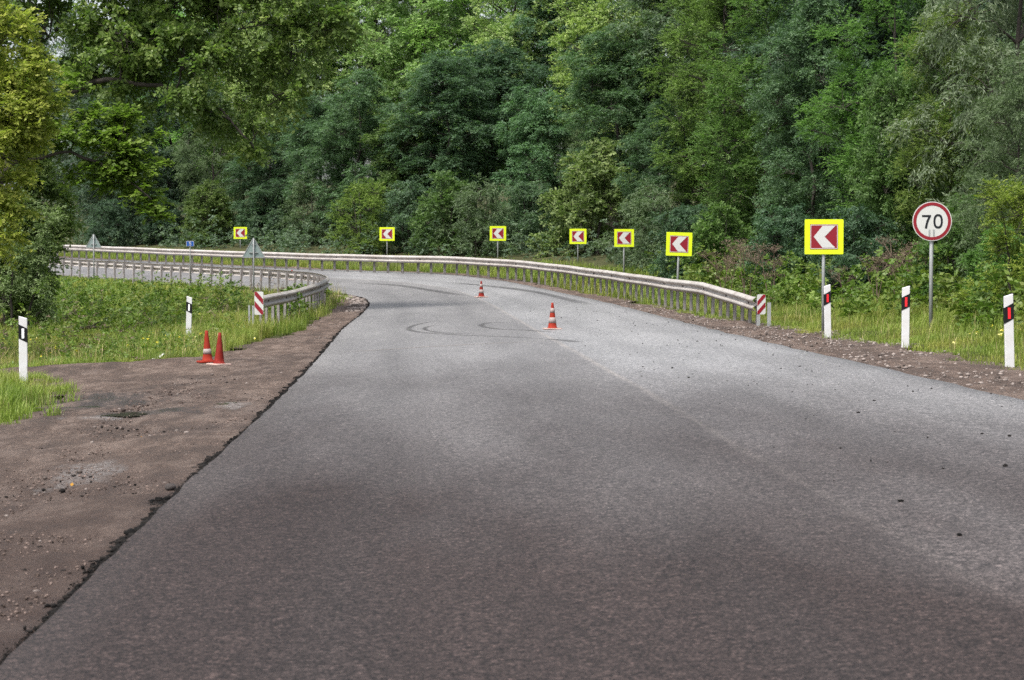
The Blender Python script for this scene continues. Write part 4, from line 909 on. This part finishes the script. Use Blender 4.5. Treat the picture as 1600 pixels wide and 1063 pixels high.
# ------------------------------------------------------------------ signs
def round_rect(w_, h_, r, n=5):
    pts = []
    for cx, cz, a0 in ((w_ / 2 - r, h_ / 2 - r, 0), (-w_ / 2 + r, h_ / 2 - r, 90), (-w_ / 2 + r, -h_ / 2 + r, 180), (w_ / 2 - r, -h_ / 2 + r, 270)):
        for k in range(n): a = R(a0 + k * 90 / (n - 1)); pts.append((cx + r * math.cos(a), cz + r * math.sin(a)))
    return pts
def circ(r, n=56): return [(r * math.cos(2 * math.pi * k / n), r * math.sin(2 * math.pi * k / n)) for k in range(n)]
def pole_to(root, top, r=.03, mat='galv', y=.05, bot=-.4):
    m_ = MB(); m_.lathe([(r, bot), (r, top), (r * .9, top + .004)], 14); o = m_.build('pole', M[mat], root, smooth=True); o.location = (0, y, 0)
    for p in o.data.polygons: p.use_smooth = len(p.vertices) == 4
    return o
def clamp(root, z, wd=.12, y=.02):
    m_ = MB(); m_.box((0, y + .03, z), (.085, .07, .035)); m_.box((0, y, z), (wd, .008, .028)); return m_.build('clamp', M['galv'], root)
S_ = .75
def chevron_sign(x, y, zc, label, rz=0, tilt=0, sc=1.0):
    b = gpt(x, y); root = empty('chevron_sign', b, rz, 0, tilt); h = zc - b[2]
    bd = MB(); bd.prism([(p, q + 0) for p, q in round_rect(S_ * sc, S_ * .9 * sc, .02)], -.006, .006); bo = bd.build('board', M['sign_yellow'], root); bo.location = (0, 0, h)
    w_ = .265 * sc; hh = .235 * sc
    a = MB(); a.ring(round_rect(2 * w_ + .014, 2 * hh + .014, .01), round_rect(2 * w_ - .004, 2 * hh - .004, .01), -.0095, -.0065); a.build('frame_line', M['sign_red'], bo)
    a = MB(); a.ring(round_rect(2 * w_ - .004, 2 * hh - .004, .01), round_rect(2 * w_ - .028, 2 * hh - .028, .008), -.010, -.0065); a.build('border', M['sign_white'], bo)
    a = MB(); a.prism(round_rect(2 * w_ - .028, 2 * hh - .028, .008), -.0090, -.0065); pn = a.build('panel', M['sign_red'], bo)
    u, v = w_ - .014, hh - .014
    a = MB(); a.prism([(-.80 * u, 0), (-.12 * u, .96 * v), (.86 * u, .96 * v), (.04 * u, 0)], -.0125, -.0093); a.prism([(.04 * u, 0), (.86 * u, -.96 * v), (-.12 * u, -.96 * v), (-.80 * u, 0)], -.0125, -.0093)
    a.build('arrow', M['sign_white'], pn)
    pole_to(root, h + .18, .033); clamp(root, h + .14); clamp(root, h - .18)
    tag(root, label, 'road sign', 'yellow chevron signs along the bend'); return root
def ZC(py, Y): return CZ + (410 - py) / 3300 * Y
for px, py, wpx, lab, tl in [(1287, 370, 61, 'nearest and largest yellow chevron sign, beside a white post on the right verge', .0), (1058, 381.5, 41, 'slightly tilted yellow chevron sign behind the middle of the long guardrail', .03),
        (975, 372, 31, 'yellow chevron sign, right one of the close pair before the rounded bush', .0), (903, 369.5, 26.5, 'yellow chevron sign, left one of the close pair before the rounded bush', .0),
        (778, 365, 25.5, 'yellow chevron sign just above and right of the farther road cone', .0), (605, 366, 23.5, 'yellow chevron sign in front of the light yellow green shrub', .0), (376, 364.5, 20.5, 'farthest yellow chevron sign, above the back of a triangular sign', .0)]:
    Y = 3300 * S_ / wpx; chevron_sign(px_x(px, Y), Y, ZC(py, Y), lab, R(random.uniform(-4, 4)), tl)
# speed limit sign
def thick(pts, w_):
    out = []; L_ = []; R_ = []
    for i, p in enumerate(pts):
        a = Vector(pts[max(0, i - 1)]); b_ = Vector(pts[min(len(pts) - 1, i + 1)]); d = (b_ - a).normalized(); n_ = Vector((-d.y, d.x))
        L_.append((p[0] + n_.x * w_ / 2, p[1] + n_.y * w_ / 2)); R_.append((p[0] - n_.x * w_ / 2, p[1] - n_.y * w_ / 2))
    return L_, R_
def stroke(mb, pts, w_, y0, y1):
    L_, R_ = thick(pts, w_)
    for i in range(len(pts) - 1): mb.prism([L_[i], L_[i + 1], R_[i + 1], R_[i]], y0, y1)
Y = 3300 * .72 / 62; x = px_x(1455.5, Y); b = gpt(x, Y); root = empty('speed_limit_sign', b, R(-3)); h = ZC(345.5, Y) - b[2]
m_ = MB(); m_.prism(circ(.36), -.006, .006); pl = m_.build('plate', M['sign_white'], root); pl.location = (0, 0, h)
m_ = MB(); m_.ring(circ(.345), circ(.288), -.0095, -.0065); m_.build('red_ring', M['sign_red'], pl)
k = .36 / 410.0    # zoomed photo units per metre
m_ = MB(); m_.prism([(-.188, .115), (-.022, .115), (-.022, .078), (-.062, .078), (-.186, .078)], -.0095, -.0065)
stroke(m_, [(-.040, .10), (-.062, .055), (-.085, .0), (-.102, -.06), (-.113, -.130)], .040, -.0100, -.0066); m_.build('digit_seven', M['sign_black'], pl)
def sup(a, b_, cx, cz, n=40, e=2.35):
    o = []
    for i in range(n):
        t = 2 * math.pi * i / n; c_, s_ = math.cos(t), math.sin(t); o.append((cx + a * abs(c_) ** (2 / e) * (1 if c_ > 0 else -1), cz + b_ * abs(s_) ** (2 / e) * (1 if s_ > 0 else -1)))
    return o
m_ = MB(); m_.ring(sup(.086, .131, .108, .0), sup(.049, .094, .108, .0), -.0095, -.0065); m_.build('digit_zero', M['sign_black'], pl)
for dx in (-.05, .03):
    m_ = MB(); m_.box((dx, -.0085, -.21), (.030, .005, .12)); m_.build('bracket_mark', M['galv'], pl)
pole_to(root, h - .05, .036, 'galv', .055); clamp(root, h - .1); clamp(root, h + .12, .1)
M['pole_pale'] = plain('pale_pole', (.42, .42, .40), .6, .2, .1, 8); root.children[1].data.materials.clear() if False else None
tag(root, 'round white speed limit sign with red ring and black 70', 'road sign')
# triangular signs seen from the back
for px, base_y, apex, botm, Y, lab in ((396.5, 440, 371, 403, 78.5, 'larger grey back of a triangular sign in front of the shorter guardrail'), (147, 428, 365.5, 387.5, 93.5, 'farther grey back of a triangular sign beside the foliage of the left trees')):
    x = px_x(px, Y); b = gpt(x, Y); root = empty('triangular_sign', b, R(8)); zt = ZC(apex, Y) - b[2]; zb_ = ZC(botm, Y) - b[2]; hh = zt - zb_; sd_ = hh * 1.12
    tri = []
    for cx, cz, a0 in ((0, zt - .05, 30), (-sd_ / 2 + .045, zb_ + .03, 150), (sd_ / 2 - .045, zb_ + .03, 270)):
        for q in range(5): a = R(a0 + q * 30); tri.append((cx + .03 * math.cos(a), cz + .03 * math.sin(a)))
    m_ = MB(); m_.prism(tri, .0, .012); m_.build('plate', M['sign_back'], root)
    c0 = (0, (zt + 2 * zb_) / 3); ins = [(p * .9, c0[1] + (q - c0[1]) * .9) for p, q in tri]
    m_ = MB(); m_.ring(tri, ins, -.012, -.0005); m_.build('rim', M['galv'], root)
    pole_to(root, zt - .06, .028, 'galv', -.045)
    for q in (.25, .65):
        m_ = MB(); m_.box((0, -.02, zb_ + hh * q), (sd_ * (1 - q) * .5, .03, .03)); m_.build('bracket', M['galv'], root)
    tag(root, lab, 'road sign')
# small blue kilometre sign
Y = 86; x = px_x(297.5, Y); b = gpt(x, Y); root = empty('kilometre_sign', b, R(5)); zc = ZC(381.2, Y) - b[2]
m_ = MB(); m_.prism(round_rect(.31, .215, .02), -.006, .006); pl = m_.build('plate', M['sign_white'], root); pl.location = (0, 0, zc)
m_ = MB(); m_.prism(round_rect(.285, .190, .015), -.009, -.0065); bl = m_.build('blue_field', M['sign_blue'], pl)
m_ = MB(); pts5 = [(.035, .065), (-.03, .065), (-.034, .012)] ; stroke(m_, [(.038, .064), (-.036, .064)], .018, -.0125, -.0093); stroke(m_, [(-.030, .068), (-.034, .004)], .018, -.0128, -.0093)
stroke(m_, [(-.036, .010), (-.01, .022), (.018, .018), (.036, -.006), (.038, -.032), (.02, -.058), (-.01, -.064), (-.038, -.052)], .018, -.0131, -.0093); m_.build('digit_five', M['sign_white'], bl)
pole_to(root, zc + .08, .02, 'galv', .03); clamp(root, zc, .08, .01); tag(root, 'small blue sign with white number 5 on a thin pole', 'road sign')

# ------------------------------------------------------------------ delineator posts
def delineator(x, y, H, label, red, lean=(0, 0), rz=0, group='white roadside marker posts'):
    b = gpt(x, y); root = empty('marker_post', b, rz, lean[0], lean[1]); sg = 1 if red else -1; w_ = .12; H_ = H
    m_ = MB(); m_.prism([(-w_ / 2, -.15), (w_ / 2, -.15), (w_ / 2, H_ - (.0 if sg > 0 else .035)), (-w_ / 2, H_ - (.035 if sg > 0 else 0))], -.022, .022); m_.build('post_body', M['white_paint'], root, bevel=.008)
    zt = H_ - .15; zb_ = H_ - .355; d = .032 * sg
    m_ = MB(); hw = w_ / 2 + .003; m_.prism([(-hw, zb_ - d), (hw, zb_ + d), (hw, zt + d), (-hw, zt - d)], -.0255, .0255); bd = m_.build('black_band', M['black_paint'], root)
    m_ = MB(); m_.prism([(-.018, zb_ + .03), (.018, zb_ + .03), (.018, zt - .03), (-.018, zt - .03)], -.030, -.0258); m_.build('reflector', M['reflector_red' if red else 'reflector_white'], bd)
    tag(root, label, 'marker post', group)
delineator(7.47, 38.33, 1.0, 'white post with red reflector standing beside the nearest chevron sign', True, (0, -.02), R(3))
delineator(7.59, 32.69, 1.0, 'white post with red reflector just left of the speed limit sign', True, (0, .005), R(-2))
delineator(7.66, 27.08, 1.0, 'white post with red reflector nearest to the right picture edge', True, (0, -.03), R(2))
delineator(-5.75, 30.95, .98, 'white post with white reflector in the near grass at the left edge', False, (0, .0), R(4))
delineator(-5.11, 47.0, 1.1, 'white post with white reflector standing in the meadow grass behind two cones', False, (0, .03), R(-3))

# ------------------------------------------------------------------ cones
def cone(x, y, H, bands, label, body='cone_orange', base='cone_base', group=None, tilt=(0, 0), rz=0, onroad=True, bw=.37, bandcols=None):
    z = float(zr(x, y)) + .002 if onroad else float(zg(np.array([x]), np.array([y]))[0]) + .03
    root = empty('traffic_cone', (x, y, z), rz, *tilt)
    m_ = MB(); m_.prism(round_rect(bw, bw, .05), 0, .028); m_.v = [(a, c, b_) for a, b_, c in m_.v]; m_.build('base', M[base], root, bevel=.008)
    r0 = bw * .27; r1 = .024
    def rr(z): return r0 + (r1 - r0) * ((z - .028) / (H - .028)) ** .93
    m_ = MB(); zs = [.026, .03, .05] + [.05 + (H - .05) * t for t in (.15, .3, .45, .6, .75, .9)] + [H]
    m_.lathe([(r0 + .02, .026), (r0 + .015, .036)] + [(rr(z_), z_) for z_ in zs[2:]] + [(r1 * .6, H + .002)], 26); o = m_.build('body', M[body], root, smooth=True)
    for i, (a, b_) in enumerate(bands):
        m_ = MB(); m_.lathe([(rr(a * H) + .002, a * H), (rr((a + b_) / 2 * H) + .003, (a + b_) / 2 * H), (rr(b_ * H) + .002, b_ * H)], 26); m_.build('band', M['cone_band'], root, smooth=True)
    tag(root, label, 'traffic cone', group)
cone(2.91, 46.1, .58, [(.24, .45), (.63, .80)], 'nearer striped cone standing on the asphalt in the middle of the road', 'cone_orange', 'cone_base', 'striped cones on the road', (0, .0), .2)
cone(2.03, 69.1, .53, [(.26, .48), (.64, .82)], 'farther striped cone standing on the asphalt', 'cone_dull', 'cone_base', 'striped cones on the road', (0, 0), .5)
cone(-3.62, 36.3, .54, [(.26, .43)], 'worn orange cone with one white band on the dirt shoulder, left of its pair', 'cone_orange', 'cone_orange', 'worn cones on the dirt shoulder', (0, -.03), .35, False, .33)
cone(-3.33, 35.3, .54, [], 'worn dark orange cone without bands on a pale base, right of its pair', 'cone_dull', 'cone_base', 'worn cones on the dirt shoulder', (.02, .02), .8, False, .33)
cone(-5.3, 88.5, .42, [(.3, .55)], 'tiny far cone seen just over the shorter guardrail', 'cone_orange', 'cone_base', None, (0, 0), 0, True, .30)
